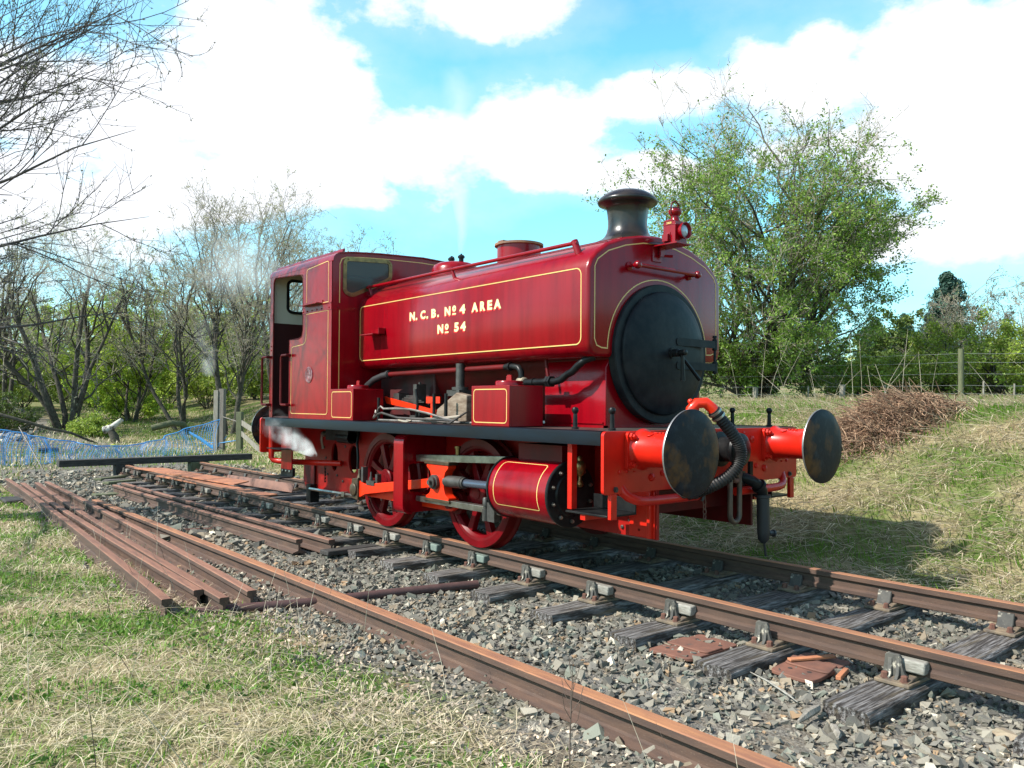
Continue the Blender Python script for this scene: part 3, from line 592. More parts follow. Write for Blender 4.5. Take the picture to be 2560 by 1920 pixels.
# --- cylinders, slide bars, crosshead
CYC, CZ = .955, .612
for s in (-1, 1):
    yc = s*CYC
    b = MB(); b.lathe([(.243, 0), (.245, .01), (.245, .70), (.243, .71)], (-1.325, yc, CZ), (1, 0, 0), 72); cyl = b.obj('cylinder', CRIM, loco)
    b = MB(); b.lathe([(.16, -.03), (.235, -.02), (.254, -.012), (.254, .004), (.248, .008)], (-1.325, yc, CZ), (1, 0, 0), 56); b.obj('cylinder_cover', BLK, cyl)
    b = MB(); b.lathe([(.248, -.008), (.255, -.003), (.255, .014), (.249, .020), (.17, .022), (.16, .035), (0, .036)], (-.615, yc, CZ), (1, 0, 0), 56); cv = b.obj('cylinder_cover', BLK, cyl)
    b = MB()
    for k in range(10):
        a = R(18+36*k); b.lathe([(.016, 0), (.016, .014), (.009, .014), (.009, .026)], (-.593, yc+.205*math.cos(a), CZ+.205*math.sin(a)), (1, 0, 0), 6)
    explode(b.obj('cover_nut', STEEL, cv, smooth=20))
    if s < 0:       # lining wrapped round the lagging
        def cp(x, a, r=.2462): return (x, yc-r*math.cos(a), CZ+r*math.sin(a))
        def ribbon(pts, w, name):
            # pts in (x, arc length); strip of width w folded on the cylinder
            lp = offset_loop(pts, w); n = len(pts); V = [cp(p[0], p[1]/.245) for p in pts]+[cp(p[0], p[1]/.245) for p in lp]
            return add_mesh(name, V, [(i, (i+1) % n, n+(i+1) % n, n+i) for i in range(n)], LINE, cyl)
        base = roundpoly([(-1.255, -.13), (-.715, -.13), (-.715, .02), (-.715, .27), (-1.255, .27), (-1.255, .02)], [.05, .02, 0, .05, .05, 0], 6)
        fine = []
        for i in range(len(base)):
            a = Vector(base[i-1]); c_ = Vector(base[i]); m_ = max(1, int((c_-a).length/.03))
            for k in range(m_): fine.append(tuple(a+(c_-a)*k/m_))
        ribbon(fine, .008, 'lining')
    b = MB(); b.box((-1.20, -.02+min(s*.62, s*CYC), .45), (-.68, .02+max(s*.62, s*CYC), .98)) ; b.obj('steam_chest', DKRED, cyl)
    b = MB(); b.prism([(-2.72, .742), (-1.36, .800), (-1.36, .862), (-2.72, .808)], yc-.035, yc+.035, 'y'); b.obj('slide_bar', STEEL, loco, bevel=.003)
    b = MB(); b.prism([(-2.72, .362), (-1.36, .362), (-1.36, .418), (-2.72, .412)], yc-.035, yc+.035, 'y'); b.obj('slide_bar', STEEL, loco, bevel=.003)
    b = MB(); b.lathe([(.022, 0), (.022, .06), (.03, .06), (.03, .08)], (-2.08, yc, .835), (0, 0, 1), 10); b.obj('oil_pot', BRASS, loco)
    b = MB(); b.lathe([(.03, 0), (.03, .10), (.02, .10), (.02, .13), (.026, .13), (.026, .19), (.018, .20)], (-1.60, yc-.05, .30), (0, 0, 1), 12); b.box((-1.57, yc-.06, .30), (-1.47, yc, .46)); b.obj('drain_cock', IRON, cyl)
    # crosshead
    H = roundpoly([(-2.52, .735), (-2.52, .708), (-2.46, .67), (-2.44, .60), (-2.44, .53), (-2.47, .46), (-2.53, .435), (-2.53, .415), (-2.16, .415), (-2.16, .435), (-2.21, .46), (-2.24, .53), (-2.24, .60), (-2.22, .67), (-2.17, .708), (-2.17, .735)], .02, 3)
    ch = plate('crosshead', [H], .09, 'side', yc, RODRED, loco, .004)
    b = MB(); b.box((-2.55, yc-.055, .735), (-2.15, yc+.055, .765)); b.box((-2.56, yc-.055, .388), (-2.14, yc+.055, .415)); explode(b.obj('slipper', BRONZE, ch, bevel=.003))
    b = MB(); b.lathe([(.068, 0), (.068, .03), (.05, .032), (.05, .055), (.022, .057), (.022, .085)], (-2.37, yc+s*.045, .572), (0, s, 0), 20); b.obj('gudgeon_pin', IRON, ch)
    b = MB(); b.tube([(-2.25, yc, .585), (-1.99, yc, .590)], .055, 16); b.tube([(-1.99, yc, .59), (-1.96, yc, .59)], .05, 16); b.obj('piston_socket', IRON, ch)
    b = MB(); b.tube([(-1.96, yc, .59), (-1.30, yc, .60)], .036, 16); b.obj('piston_rod', mat('blued_steel_rod', (.12, .14, .19), .22, metal=.6), ch)
    # rods
    b = MB(); yo = yc-s*.0
    b.prism([(-3.84, .47), (-3.84, .29), (-3.72, .335), (-2.45, .515), (-2.38, .50), (-2.38, .63), (-2.45, .60), (-3.72, .44)], yo-.028, yo+.028, 'y'); cr = b.obj('connecting_rod', RODRED, loco, bevel=.004)
    b = MB(); b.prism(roundpoly([(-3.975, .275), (-3.84, .26), (-3.84, .50), (-3.975, .485)], [.03, .01, .01, .03]), yo-.05, yo+.05, 'y'); b.lathe([(.07, 0), (.07, .015), (.05, .022), (0, .024)], (-3.92, yo+s*.05, .37), (0, s, 0), 20); b.lathe([(.03, 0), (.022, .03), (.016, .05), (.016, .10)], (-3.885, yo, .49), (0, 0, 1), 10); b.obj('big_end', BRONZE, cr, bevel=.006)
    b = MB(); b.box((-3.80, yo-.03, .46), (-3.76, yo+.03, .62)); b.box((-3.52, yo-.02, .40), (-3.48, yo+.03, .56)); b.box((-3.68, yo-.035, .44), (-3.52, yo+.035, .485)); b.lathe([(.02, 0), (.02, .05), (.01, .05), (.01, .1)], (-3.64, yo, .475), (0, 0, 1), 8); b.obj('oil_cup', IRON, cr)
    b = MB(); b.prism([(-3.90, .30), (-2.26, .30), (-2.20, .33), (-2.20, .42), (-2.26, .45), (-2.45, .42), (-3.70, .42), (-3.90, .45)], s*.875-.025, s*.875+.025, 'y'); b.obj('coupling_rod', RODRED, loco, bevel=.004)
    # motion bracket (plate across the bars)
    mp = roundpoly([(s*1.140, .25), (s*1.140, 1.0), (s*.62, 1.0), (s*.62, .25)], [.10, .10, 0, 0], 8)
    hole = roundpoly([(s*1.06, .44), (s*1.06, .72), (s*.82, .72), (s*.82, .44)], .05, 5)
    plate('motion_bracket', [mp, hole], .025, 'front', -2.76, CRIM, loco, .004)
    rim = roundpoly([(s*1.15, .24), (s*1.15, 1.01), (s*.62, 1.01), (s*.62, .24)], [.10, .10, 0, 0], 8)
    n_ = len(rim); b = MB()
    rr_ = [p for p in rim if abs(p[0]) > .621]; inn = [(p[0]-s*.018 if abs(p[0]) > 1.04 else p[0], p[1]+(.016 if p[1] < .6 else -.016)) for p in rr_]
    b.prism(rr_+inn[::-1], -2.87, -2.70, 'x')
    b.obj('bracket_flange', CRIM, loco, smooth=60)
# --- wheels
def wheel(x, s):
    o = (x, s*.68, .49); ax = (0, s, 0)
    q = MB(); q.lathe([(.43, .0), (.515, .004), (.515, .022), (.492, .038), (.488, .132), (.43, .132), (.43, .0)], o, ax, 64, cap=False); w = q.obj('wheel', DKRED, loco, smooth=35)
    q = MB(); q.lathe([(.382, .02), (.432, .01), (.4325, .125), (.405, .122), (.382, .10), (.382, .02)], o, ax, 64, cap=False); q.lathe([(.489, .1325), (.43, .1335)], o, ax, 64, cap=False); q.obj('rim', WRED, w, smooth=35)
    q = MB(); q.lathe([(.10, 0), (.115, .02), (.115, .13), (.105, .14), (.06, .142), (.055, .15), (0, .15)], o, ax, 28); q.obj('hub', WRED, w)
    phi = math.atan2(.375-.49, -3.88+3.585)          # crank angle from the pin position
    for k in range(8):
        a = phi + 2*math.pi*k/8; q = MB(); ca, sa = math.cos(a), math.sin(a)
        def PT(r, t, h): return (x+ca*r-sa*t, s*(.68+h), .49+sa*r+ca*t)
        V = []
        for (r, hw) in ((.09, .045), (.25, .030), (.40, .040)):
            for (t, h) in ((-1, .04), (1, .04), (1, .10), (-1, .10)): V.append(PT(r, t*hw, h))
        F = []
        for i in range(2): F += [(i*4+j, i*4+(j+1) % 4, i*4+4+(j+1) % 4, i*4+4+j) for j in range(4)]
        q.add(V, F+[(0, 1, 2, 3), (8, 9, 10, 11)]); q.obj('spoke', WRED, w, bevel=.006)
    q = MB(); pr = .31
    q.lathe([(.11, .09), (.11, .155), (.06, .16), (.05, .16), (.05, .26)], (x+math.cos(phi)*pr, s*.68, .49+math.sin(phi)*pr), ax, 20); q.obj('crank_boss', DKRED, w)
    # balance weight
    a0 = phi+math.pi; P = []
    for t in np.linspace(-.62, .62, 12): P.append((x+.39*math.cos(a0+t), .49+.39*math.sin(a0+t)))
    q = MB(); ys = sorted((s*.70, s*.79)); q.prism(P, ys[0], ys[1], 'y'); q.obj('balance_weight', WRED, w)
for x in (-1.975, -3.585):
    for s in (-1, 1): wheel(x, s)
    b = MB(); b.tube([(x, -.7, .49), (x, .7, .49)], .08, 14); b.obj('axle', IRON, loco)
# --- steps, hangers and guards
for s in (-1, 1):
    def bb(q, a, c): q.box((a[0], min(s*a[1], s*c[1]), a[2]), (c[0], max(s*a[1], s*c[1]), c[2]))
    b = MB(); bb(b, (-.432, 1.10, .535), (-.385, 1.155, 1.018)); bb(b, (-.02, 1.10, .50), (.012, 1.16, .676)); explode(b.obj('step_hanger', VERM, loco, bevel=.003))
    b = MB(); bb(b, (-.44, .86, .512), (-.02, 1.165, .527)); bb(b, (-.44, .86, .527), (-.02, .872, .63)); stp = b.obj('step', BLK, loco, bevel=.003)
    b = MB(); bb(b, (-.30, .95, .47), (-.25, 1.15, .512)); b.obj('step_bracket', VERM, stp)
    b = MB(); bb(b, (-5.50, 1.12, .50), (-5.20, 1.14, 1.02)); b.obj('step_plate', CRIM, loco, bevel=.003)
    b = MB(); bb(b, (-5.56, 1.12, .745), (-5.17, 1.30, .757)); bb(b, (-5.52, 1.10, .42), (-5.18, 1.135, .52)); bb(b, (-5.54, 1.12, .408), (-5.17, 1.30, .422)); st2 = b.obj('step', BLK, loco, bevel=.003)
    b = MB()
    for x in (-5.45, -5.35, -5.25): b.lathe([(.016, 0), (.016, .012), (.008, .016)], (x, s*1.135, .48), (0, s, 0), 6)
    explode(b.obj('step_bolt', STEEL, st2))
    b = MB(); b.tube([(-5.79, s*1.14, 1.02), (-5.79, s*1.14, .62), (-5.77, s*1.12, .585), (-5.70, s*1.08, .575), (-5.3, s*.9, .575), (-4.9, s*.64, .575)], .035, 10); b.obj('life_guard', VERM, loco)
    b = MB(); b.tube([(-.03, s*1.02, .72), (-.012, s*1.01, .68), (.012, s*.985, .65), (.035, s*.93, .625), (.045, s*.86, .615), (.045, s*.76, .612), (.045, s*.25, .612)], .034, 14); b.obj('bent_pipe', VERM, loco)
b = MB(); b.tube([(-5.23, -.72, .74), (-5.235, -.74, .85), (-5.20, -.75, .915), (-5.10, -.75, .925), (-4.95, -.72, .93)], .017, 8); b.lathe([(.035, 0), (.035, .05), (.02, .055)], (-5.16, -.75, .925), (1, 0, 0), 8); b.obj('injector_pipe', STEEL, loco)
b = MB(); b.tube([(-4.33, -.72, 1.02), (-4.30, -.76, .85), (-4.24, -.78, .70), (-4.245, -.78, .56)], .016, 8); b.box((-5.0, -.80, .86), (-4.45, -.66, 1.02)); b.lathe([(.07, 0), (.07, .3)], (-4.75, -.74, .90), (1, 0, 0), 12); b.obj('injector', BLK, loco)
b = MB(); b.tube([(-5.30, -.66, .56), (-5.28, -.66, .45), (-5.27, -.67, .34)], .006, 5)
for k in range(6): b.lathe([(.012, 0), (.012, .02)], (-5.28, -.66, .54-k*.04), (0, 0, -1), 5)
b.obj('drip_chain', BLK, loco)
b = MB(); b.prism([(-5.93, .28), (-5.62, .26), (-5.62, .50), (-5.78, .58), (-5.93, .50)], -.64, -.62, 'y'); b.obj('rear_guard', DKRED, loco, bevel=.004)
b = MB(); b.box((-5.72, -.7, -.02+.06), (-5.60, -.58, .27)); b.obj('sand_pipe', BLK, loco)
# --- brass relief valve and chain under the front deck
b = MB(); o = (-.56, -.90, .0)
b.lathe([(.0, .665), (.022, .67), (.03, .69), (.022, .71), (.016, .72), (.016, .75), (.03, .76), (.043, .79), (.048, .82), (.043, .85), (.03, .865), (.02, .87), (.02, .895), (.008, .91)], (o[0], o[1], 0), (0, 0, 1), 16); b.obj('relief_valve', BRASS, loco)
def chain(pts, name, parent, m_, r=.0035, lw=.011, ll=.028):
    q = MB(); d = Vector(pts[1])-Vector(pts[0]); nl = max(2, int(d.length/(ll*.8)))
    for k in range(nl):
        c = Vector(pts[0])+d*(k+.5)/nl; t = d.normalized(); ref = Vector((1, 0, 0)) if k % 2 else Vector((0, 1, 0)); sd_ = (ref-t*ref.dot(t)).normalized()
        P = [c+t*(ll/2)*math.cos(a)*1.0+sd_*(lw)*math.sin(a) for a in np.linspace(0, 2*math.pi, 9)]
        q.tube(P, r, 4, cap=False)
    return q.obj(name, m_, parent)
chain([(-.60, -.93, .84), (-.61, -.93, .66)], 'safety_chain', loco, BLK, .002, .006, .016)
# --- drawhook, hose, coupling
b = MB(); b.lathe([(.14, 0), (.14, .02), (.10, .03), (.095, .12), (.115, .15), (.135, .18), (.130, .20), (.08, .22), (0, .225)], (0, .10, .955), (1, 0, 0), 32); b.obj('drawgear_cup', BLK, loco)
b = MB(); b.tube([(.10, -.40, .95), (.10, -.40, 1.20), (.105, -.395, 1.27), (.13, -.36, 1.315), (.17, -.31, 1.32), (.20, -.27, 1.28), (.215, -.245, 1.24)], .042, 16); b.lathe([(.052, 0), (.052, .02)], (.10, -.40, 1.16), (0, 0, 1), 14); b.lathe([(.018, 0), (.022, .02), (.01, .035)], (.105, -.395, 1.315), (-.3, -.3, 1), 8); b.obj('vacuum_standpipe', RODRED, loco)
pts = [(.205, -.262, 1.265), (.235, -.195, 1.185), (.265, -.11, 1.09), (.285, -.05, 1.0), (.285, -.03, .92), (.265, -.06, .83), (.225, -.14, .75), (.17, -.26, .69), (.12, -.36, .655), (.09, -.42, .64)]
P = [Vector(p) for p in pts]; fine = []; 
for i in range(len(P)-1):
    p0, p1, p2, p3 = P[max(i-1, 0)], P[i], P[i+1], P[min(i+2, len(P)-1)]
    for k in range(22):
        t = k/22; fine.append(.5*((2*p1)+(-p0+p2)*t+(2*p0-5*p1+4*p2-p3)*t*t+(-p0+3*p1-3*p2+p3)*t**3))
rs = [.043+(.0045 if (i % 4) in (0, 1) else -.0035) if 16 < i < len(fine)-22 else .046 for i in range(len(fine))]
b = MB(); b.tube(fine, .04, 16, rs=rs); hs = b.obj('vacuum_hose', mat('ribbed_hose_rubber', (.012, .012, .013), .5, spec=.25, var=(.03, .028, .026), vscale=12), loco, smooth=60)
b = MB()
for i in (6, 14): b.lathe([(.055, -.008), (.055, .008)], fine[i], (fine[i+1]-fine[i]), 16)
explode(b.obj('hose_clip', STEEL, hs))
b = MB(); b.tube([(.10, -.38, .66), (.09, -.42, .64), (.05, -.47, .63)], .03, 10); b.lathe([(.05, 0), (.05, .03), (.03, .04)], (.09, -.35, .645), (.1, 1, .1), 10); b.tube([(.1, -.30, .68), (.1, -.22, .64), (.1, -.26, .58)], .01, 6); b.obj('hose_coupling', IRON, hs)
chain([(.10, -.235, .70), (.10, -.225, .44)], 'dummy_chain', loco, RUSTD, .005, .014, .045)
def longlink(c, hgt, wid, r, tilt, name, parent, m_):
    q = MB(); P = []
    for a in np.linspace(0, 2*math.pi, 25):
        y = math.sin(a)*wid; z = math.cos(a); zz = (hgt-wid)*(1 if z > 0 else -1)+z*wid
        P.append((c[0]+tilt*zz, c[1]+y, c[2]+zz))
    q.tube(P, r, 10, cap=False); return q.obj(name, m_, parent)
cl = longlink((.13, .115, .575), .185, .062, .021, .0, 'coupling_link', loco, mat('worn_dark_link', (.06, .05, .045), .5, metal=.5, var=(.14, .09, .06), vscale=8))
longlink((.14, .13, .80), .09, .045, .019, .1, 'coupling_link', loco, RUSTD)
b = MB(); b.tube([(.02, .12, .70), (.02, .40, .74)], .022, 8); b.tube([(.05, .28, .72), (.10, .30, .72), (.13, .34, .70), (.14, .42, .66), (.14, .47, .62), (.14, .48, .56)], .045, 12); b.lathe([(.06, -.02), (.06, .02)], (.08, .28, .72), (1, .3, 0), 10); b.lathe([(.062, 0), (.062, .025)], (.14, .42, .66), (.3, 1, -.8), 10); b.obj('heating_elbow', BLK, loco)
b = MB(); b.lathe([(.065, 0), (.065, .02), (.052, .025), (.050, .30), (.045, .36), (.02, .39)], (.14, .485, .58), (0, .02, -1), 16); b.tube([(.14, .50, .20), (.14, .525, .08)], .01, 6); b.lathe([(.022, 0), (.022, .05), (.03, .05), (.03, .065)], (.16, .53, .27), (.2, 1, -.1), 8); b.obj('heating_hose', RUBBER, loco)
b = MB(); b.box((.03, .435, .62), (.055, .475, .845)); b.obj('brake_lever', BLK, loco)
# --- lamp bracket
b = MB(); b.box((-.53, -.10, 2.618), (-.27, .09, 2.628)); b.box((-.53, -.10, 2.50), (-.52, .02, 2.618)); b.box((-.50, -.04, 2.54), (-.485, .02, 2.618)); b.tube([(-.53, -.02, 2.555), (-.44, .06, 2.545)], .012, 6); b.obj('lamp_bracket', CRIM, loco)

# ================================================================== things resting on the locomotive
lamp = thing('oil_lamp', 'small crimson oil lamp with glass lens on the front bracket above the smokebox', 'lamp', (-.34, 0, 2.629))
LX0, LX1, LY0, LY1 = -.42, -.297, -.085, .065
b = MB(); b.box((LX0, LY0, 2.630), (LX1, LY1, 2.805)); b.box((LX0+.006, LY0-.006, 2.640), (LX1-.05, LY0, 2.715)); b.box((LX0-.004, LY0-.003, 2.775), (LX1+.004, LY0, 2.781)); b.prism([(LX0-.004, 2.805), (LX1+.004, 2.805), (LX1-.03, 2.82), (LX0+.03, 2.82)], LY0-.004, LY1+.004, 'y'); b.box((LX0+.01, LY0-.03, 2.640), (LX1-.055, LY0-.006, 2.70)); b.obj('lamp_body', CRIM, lamp, bevel=.002)
b = MB(); b.lathe([(.040, 0), (.036, .005), (.034, .04), (.052, .06), (.056, .08), (.050, .095), (.03, .10), (.03, .108), (.036, .11), (.015, .12), (0, .12)], ((LX0+LX1)/2, -.01, 2.818), (0, 0, 1), 24); b.obj('lamp_chimney', CRIM, lamp)
b = MB(); xc = (LX0+LX1)/2; b.tube([(xc, -.065, 2.87), (xc, -.066, 2.92), (xc, -.05, 2.965), (xc, -.01, 2.985), (xc, .03, 2.965), (xc, .046, 2.92), (xc, .045, 2.87)], .007, 8); b.obj('lamp_handle', DKRED, lamp)
b = MB(); b.lathe([(.058, 0), (.058, .02), (.068, .028), (.070, .05), (.064, .05), (.055, .03), (.05, .015)], (LX1, -.005, 2.725), (1, 0, 0), 32, cap=False); b.lathe([(.045, 0), (.05, .012), (.04, .03)], (LX0, -.005, 2.725), (-1, 0, 0), 20); explode(b.obj('lens_hood', CRIM, lamp))
b = MB(); b.lathe([(.054, .018), (.045, .034), (.025, .043), (0, .046)], (LX1, -.005, 2.725), (1, 0, 0), 28); b.obj('lens', LENS, lamp)
V, F = text_vf('2320', .03, 'side', LY0-.004, LX0+.036, 2.784, .052, .017, bold=.0012); b = MB(); b.add(V, F); explode(b.obj('digit', LINE, lamp, smooth=None))
b = MB(); b.prism([(-2.52, 1.19), (-2.50, 1.25), (-2.19, 1.405), (-2.03, 1.38), (-2.03, 1.14), (-2.40, 1.125)], -.90, -.82, 'y'); tag(b.obj('wooden_block', mat('brown_worn_wood', (.13, .085, .055), .75, var=(.26, .20, .15), vscale=6, vstretch=(1, 1, 4), bump=.003), bevel=.01), 'brown wooden wedge block resting on the running board beside a tool post', 'wood block')
POK = mat('worn_fire_iron', (.10, .09, .085), .5, metal=.5, var=(.25, .22, .2), vscale=8)
def fi(name, label, pts, r, m_=POK):
    q = MB(); q.tube(pts, r, 7); return tag(q.obj(name, m_), label, 'fire iron', 'fire irons lying on the running board')
hk = [(-3.22, -1.06, 1.245), (-3.26, -1.07, 1.27), (-3.30, -1.07, 1.25), (-3.33, -1.07, 1.21), (-3.36, -1.07, 1.20), (-3.37, -1.06, 1.23)]
fi('fire_iron', 'grey hooked fire iron with its shaft uppermost of the bundle', hk[::-1]+[(-3.0, -1.05, 1.25), (-2.73, -1.05, 1.245), (-2.45, -1.04, 1.21), (-2.2, -1.04, 1.17), (-2.05, -1.04, 1.15)], .011)
hk2 = [(-3.30, -1.08, 1.19), (-3.34, -1.09, 1.16), (-3.38, -1.08, 1.155), (-3.39, -1.06, 1.18)]
fi('fire_iron', 'brown hooked fire iron crossing beneath the longest iron', hk2[::-1]+[(-3.22, -1.08, 1.205), (-2.9, -1.09, 1.16), (-2.4, -1.10, 1.155), (-1.95, -1.10, 1.15)], .012, DECK)
fi('fire_iron', 'thin straight pale fire iron flat on the deck', [(-3.21, -1.12, 1.135), (-2.6, -1.11, 1.135), (-2.1, -1.04, 1.135), (-1.65, -1.0, 1.135)], .010)
fi('fire_iron', 'short bent fire iron looped near the deck edge', [(-2.82, -1.13, 1.14), (-2.68, -1.155, 1.13), (-2.62, -1.15, 1.13), (-2.60, -1.12, 1.135), (-2.72, -1.10, 1.14)], .009, mat('pale_iron', (.30, .26, .2), .6))
sh = thing('fireman_shovel', 'dark steel shovel blade with a long pale handle lying by the sand box', 'shovel', (-1.95, -1.1, 1.13))
b = MB(); b.add([(-2.02, -1.13, 1.125), (-1.93, -1.16, 1.128), (-1.80, -1.06, 1.235), (-1.90, -1.02, 1.225), (-2.02, -1.12, 1.119), (-1.93, -1.15, 1.121), (-1.80, -1.05, 1.228), (-1.90, -1.01, 1.218)], [(0, 1, 2, 3), (7, 6, 5, 4), (0, 4, 5, 1), (1, 5, 6, 2), (2, 6, 7, 3), (3, 7, 4, 0)]); b.obj('blade', IRON, sh)
b = MB(); b.tube([(-1.90, -1.06, 1.19), (-2.2, -1.02, 1.17), (-2.6, -1.0, 1.15)], .013, 7); b.obj('shaft', mat('worn_ash_handle', (.30, .25, .20), .7), sh)

# ================================================================== GROUND
def sm(t): t = np.clip(t, 0, 1); return t*t*(3-2*t)
_w = [(rng.uniform(.3, 1.0), rng.uniform(0, 6.28), rng.uniform(0, 6.28)) for _ in range(10)]
def wob(x, y, s=1.0):
    r = 0
    for k, (f, a, ph) in enumerate(_w): r = r + np.sin((x*math.cos(a)+y*math.sin(a))*f*s*(1+k*.35)+ph)/(1+k*.6)
    return r*.25
def gh(x, y):
    x = np.asarray(x, float); y = np.asarray(y, float)
    toe = 1.7+np.maximum(0, -x-6)*.18
    t = y-toe
    b = 1.5*sm(t/4.9)+.022*np.maximum(0, t-5)
    b = b*(1-sm((-x-26)/14)*.55)
    r = np.hypot(x, y)
    g = -.27+b+np.clip(.06*(r-24), 0, 1.5)
    grass = np.maximum(sm(t/1.2), sm((-2.75-y)/.5))
    return g + grass*(.035+.06*wob(x, y, 1.3)+.025*wob(x+9, y, 5)+.075*sm((t-.4)/1.2)*np.maximum(wob(x*1.1, y+5, 4.2), -.15))
def terrain():
    xs = np.concatenate([-np.geomspace(400, 30, 14), np.arange(-29, 8, .33), np.geomspace(8.5, 300, 12)])
    ys = np.concatenate([-np.geomspace(300, 12, 10), np.arange(-11, 22, .3), np.geomspace(23, 400, 16)])
    X, Y = np.meshgrid(xs, ys); Z = gh(X, Y); nx, ny = len(xs), len(ys)
    V = np.stack([X.ravel(), Y.ravel(), Z.ravel()], 1)
    F = [(j*nx+i, j*nx+i+1, (j+1)*nx+i+1, (j+1)*nx+i) for j in range(ny-1) for i in range(nx-1)]
    m_ = bpy.data.materials.new('earth_and_turf'); m_.use_nodes = True; t = m_.node_tree; bs = t.nodes['Principled BSDF']; bs.inputs['Roughness'].default_value = .95; bs.inputs['Specular IOR Level'].default_value = .1
    co = t.nodes.new('ShaderNodeTexCoord')
    def nz(s, d=6):
        n = t.nodes.new('ShaderNodeTexNoise'); n.inputs['Scale'].default_value = s; n.inputs['Detail'].default_value = d; t.links.new(co.outputs['Object'], n.inputs[0]); return n.outputs[0]
    def ramp(v, a, b_, ca, cb):
        r = t.nodes.new('ShaderNodeMapRange'); t.links.new(v, r.inputs[0]); r.inputs[1].default_value = a; r.inputs[2].default_value = b_
        mx_ = t.nodes.new('ShaderNodeMix'); mx_.data_type = 'RGBA'; t.links.new(r.outputs[0], mx_.inputs[0])
        for k, cc in ((6, ca), (7, cb)):
            if isinstance(cc, tuple): mx_.inputs[k].default_value = (*cc, 1)
            else: t.links.new(cc, mx_.inputs[k])
        return mx_.outputs[2]
    turf = ramp(nz(.9), .42, .6, (.09, .14, .03), (.30, .245, .14)); turf = ramp(nz(16), .45, .7, turf, (.11, .09, .05))
    soil = ramp(nz(95, 3), .38, .62, (.075, .07, .062), (.25, .235, .205)); soil = ramp(nz(2.5), .45, .7, soil, (.15, .12, .085))
    sp = t.nodes.new('ShaderNodeSeparateXYZ'); t.links.new(co.outputs['Object'], sp.inputs[0])
    # track bed strip is cinder and soil, everything else turf
    yy = sp.outputs[1]; d1 = mnode('SUBTRACT', mnode('ABSOLUTE', mnode('ADD', yy, .55, tree=t), tree=t), 2.2, tree=t)
    d1 = mnode('ADD', d1, mnode('MULTIPLY', mnode('SUBTRACT', nz(1.7), .5, tree=t), 1.6, tree=t), tree=t)
    col = ramp(d1, -.15, .35, soil, turf)
    t.links.new(col, bs.inputs['Base Color'])
    bp = t.nodes.new('ShaderNodeBump'); bp.inputs['Distance'].default_value = .03; t.links.new(nz(22, 8), bp.inputs['Height']); t.links.new(bp.outputs[0], bs.inputs['Normal'])
    return struct(add_mesh('ground', V, F, m_, None, 60))
terrain()

# fast mesh builder for stuff
def fast(name, V, tris, material, col=None, quads=None, parent=None, flat=False):
    me = bpy.data.meshes.new(name); V = np.asarray(V, np.float32)
    me.vertices.add(len(V)); me.vertices.foreach_set('co', V.ravel())
    T = np.asarray(tris, np.int32) if tris is not None else np.zeros((0, 3), np.int32); Q = np.asarray(quads, np.int32) if quads is not None else np.zeros((0, 4), np.int32)
    me.loops.add(T.size+Q.size); me.loops.foreach_set('vertex_index', np.concatenate([T.ravel(), Q.ravel()]))
    me.polygons.add(len(T)+len(Q)); st = np.concatenate([np.arange(len(T))*3, T.size+np.arange(len(Q))*4]).astype(np.int32)
    me.polygons.foreach_set('loop_start', st)
    if flat: me.polygons.foreach_set('use_smooth', np.zeros(len(me.polygons), dtype=bool))
    me.materials.append(material)
    if col is not None:
        a = me.color_attributes.new('tone', 'FLOAT_COLOR', 'POINT'); c4 = np.ones((len(V), 4), np.float32); c4[:, :3] = col; a.data.foreach_set('color', c4.ravel())
    me.update(calc_edges=True); me.validate()
    o = bpy.data.objects.new(name, me); COL.objects.link(o)
    if parent is not None: attach(o, parent)
    return o

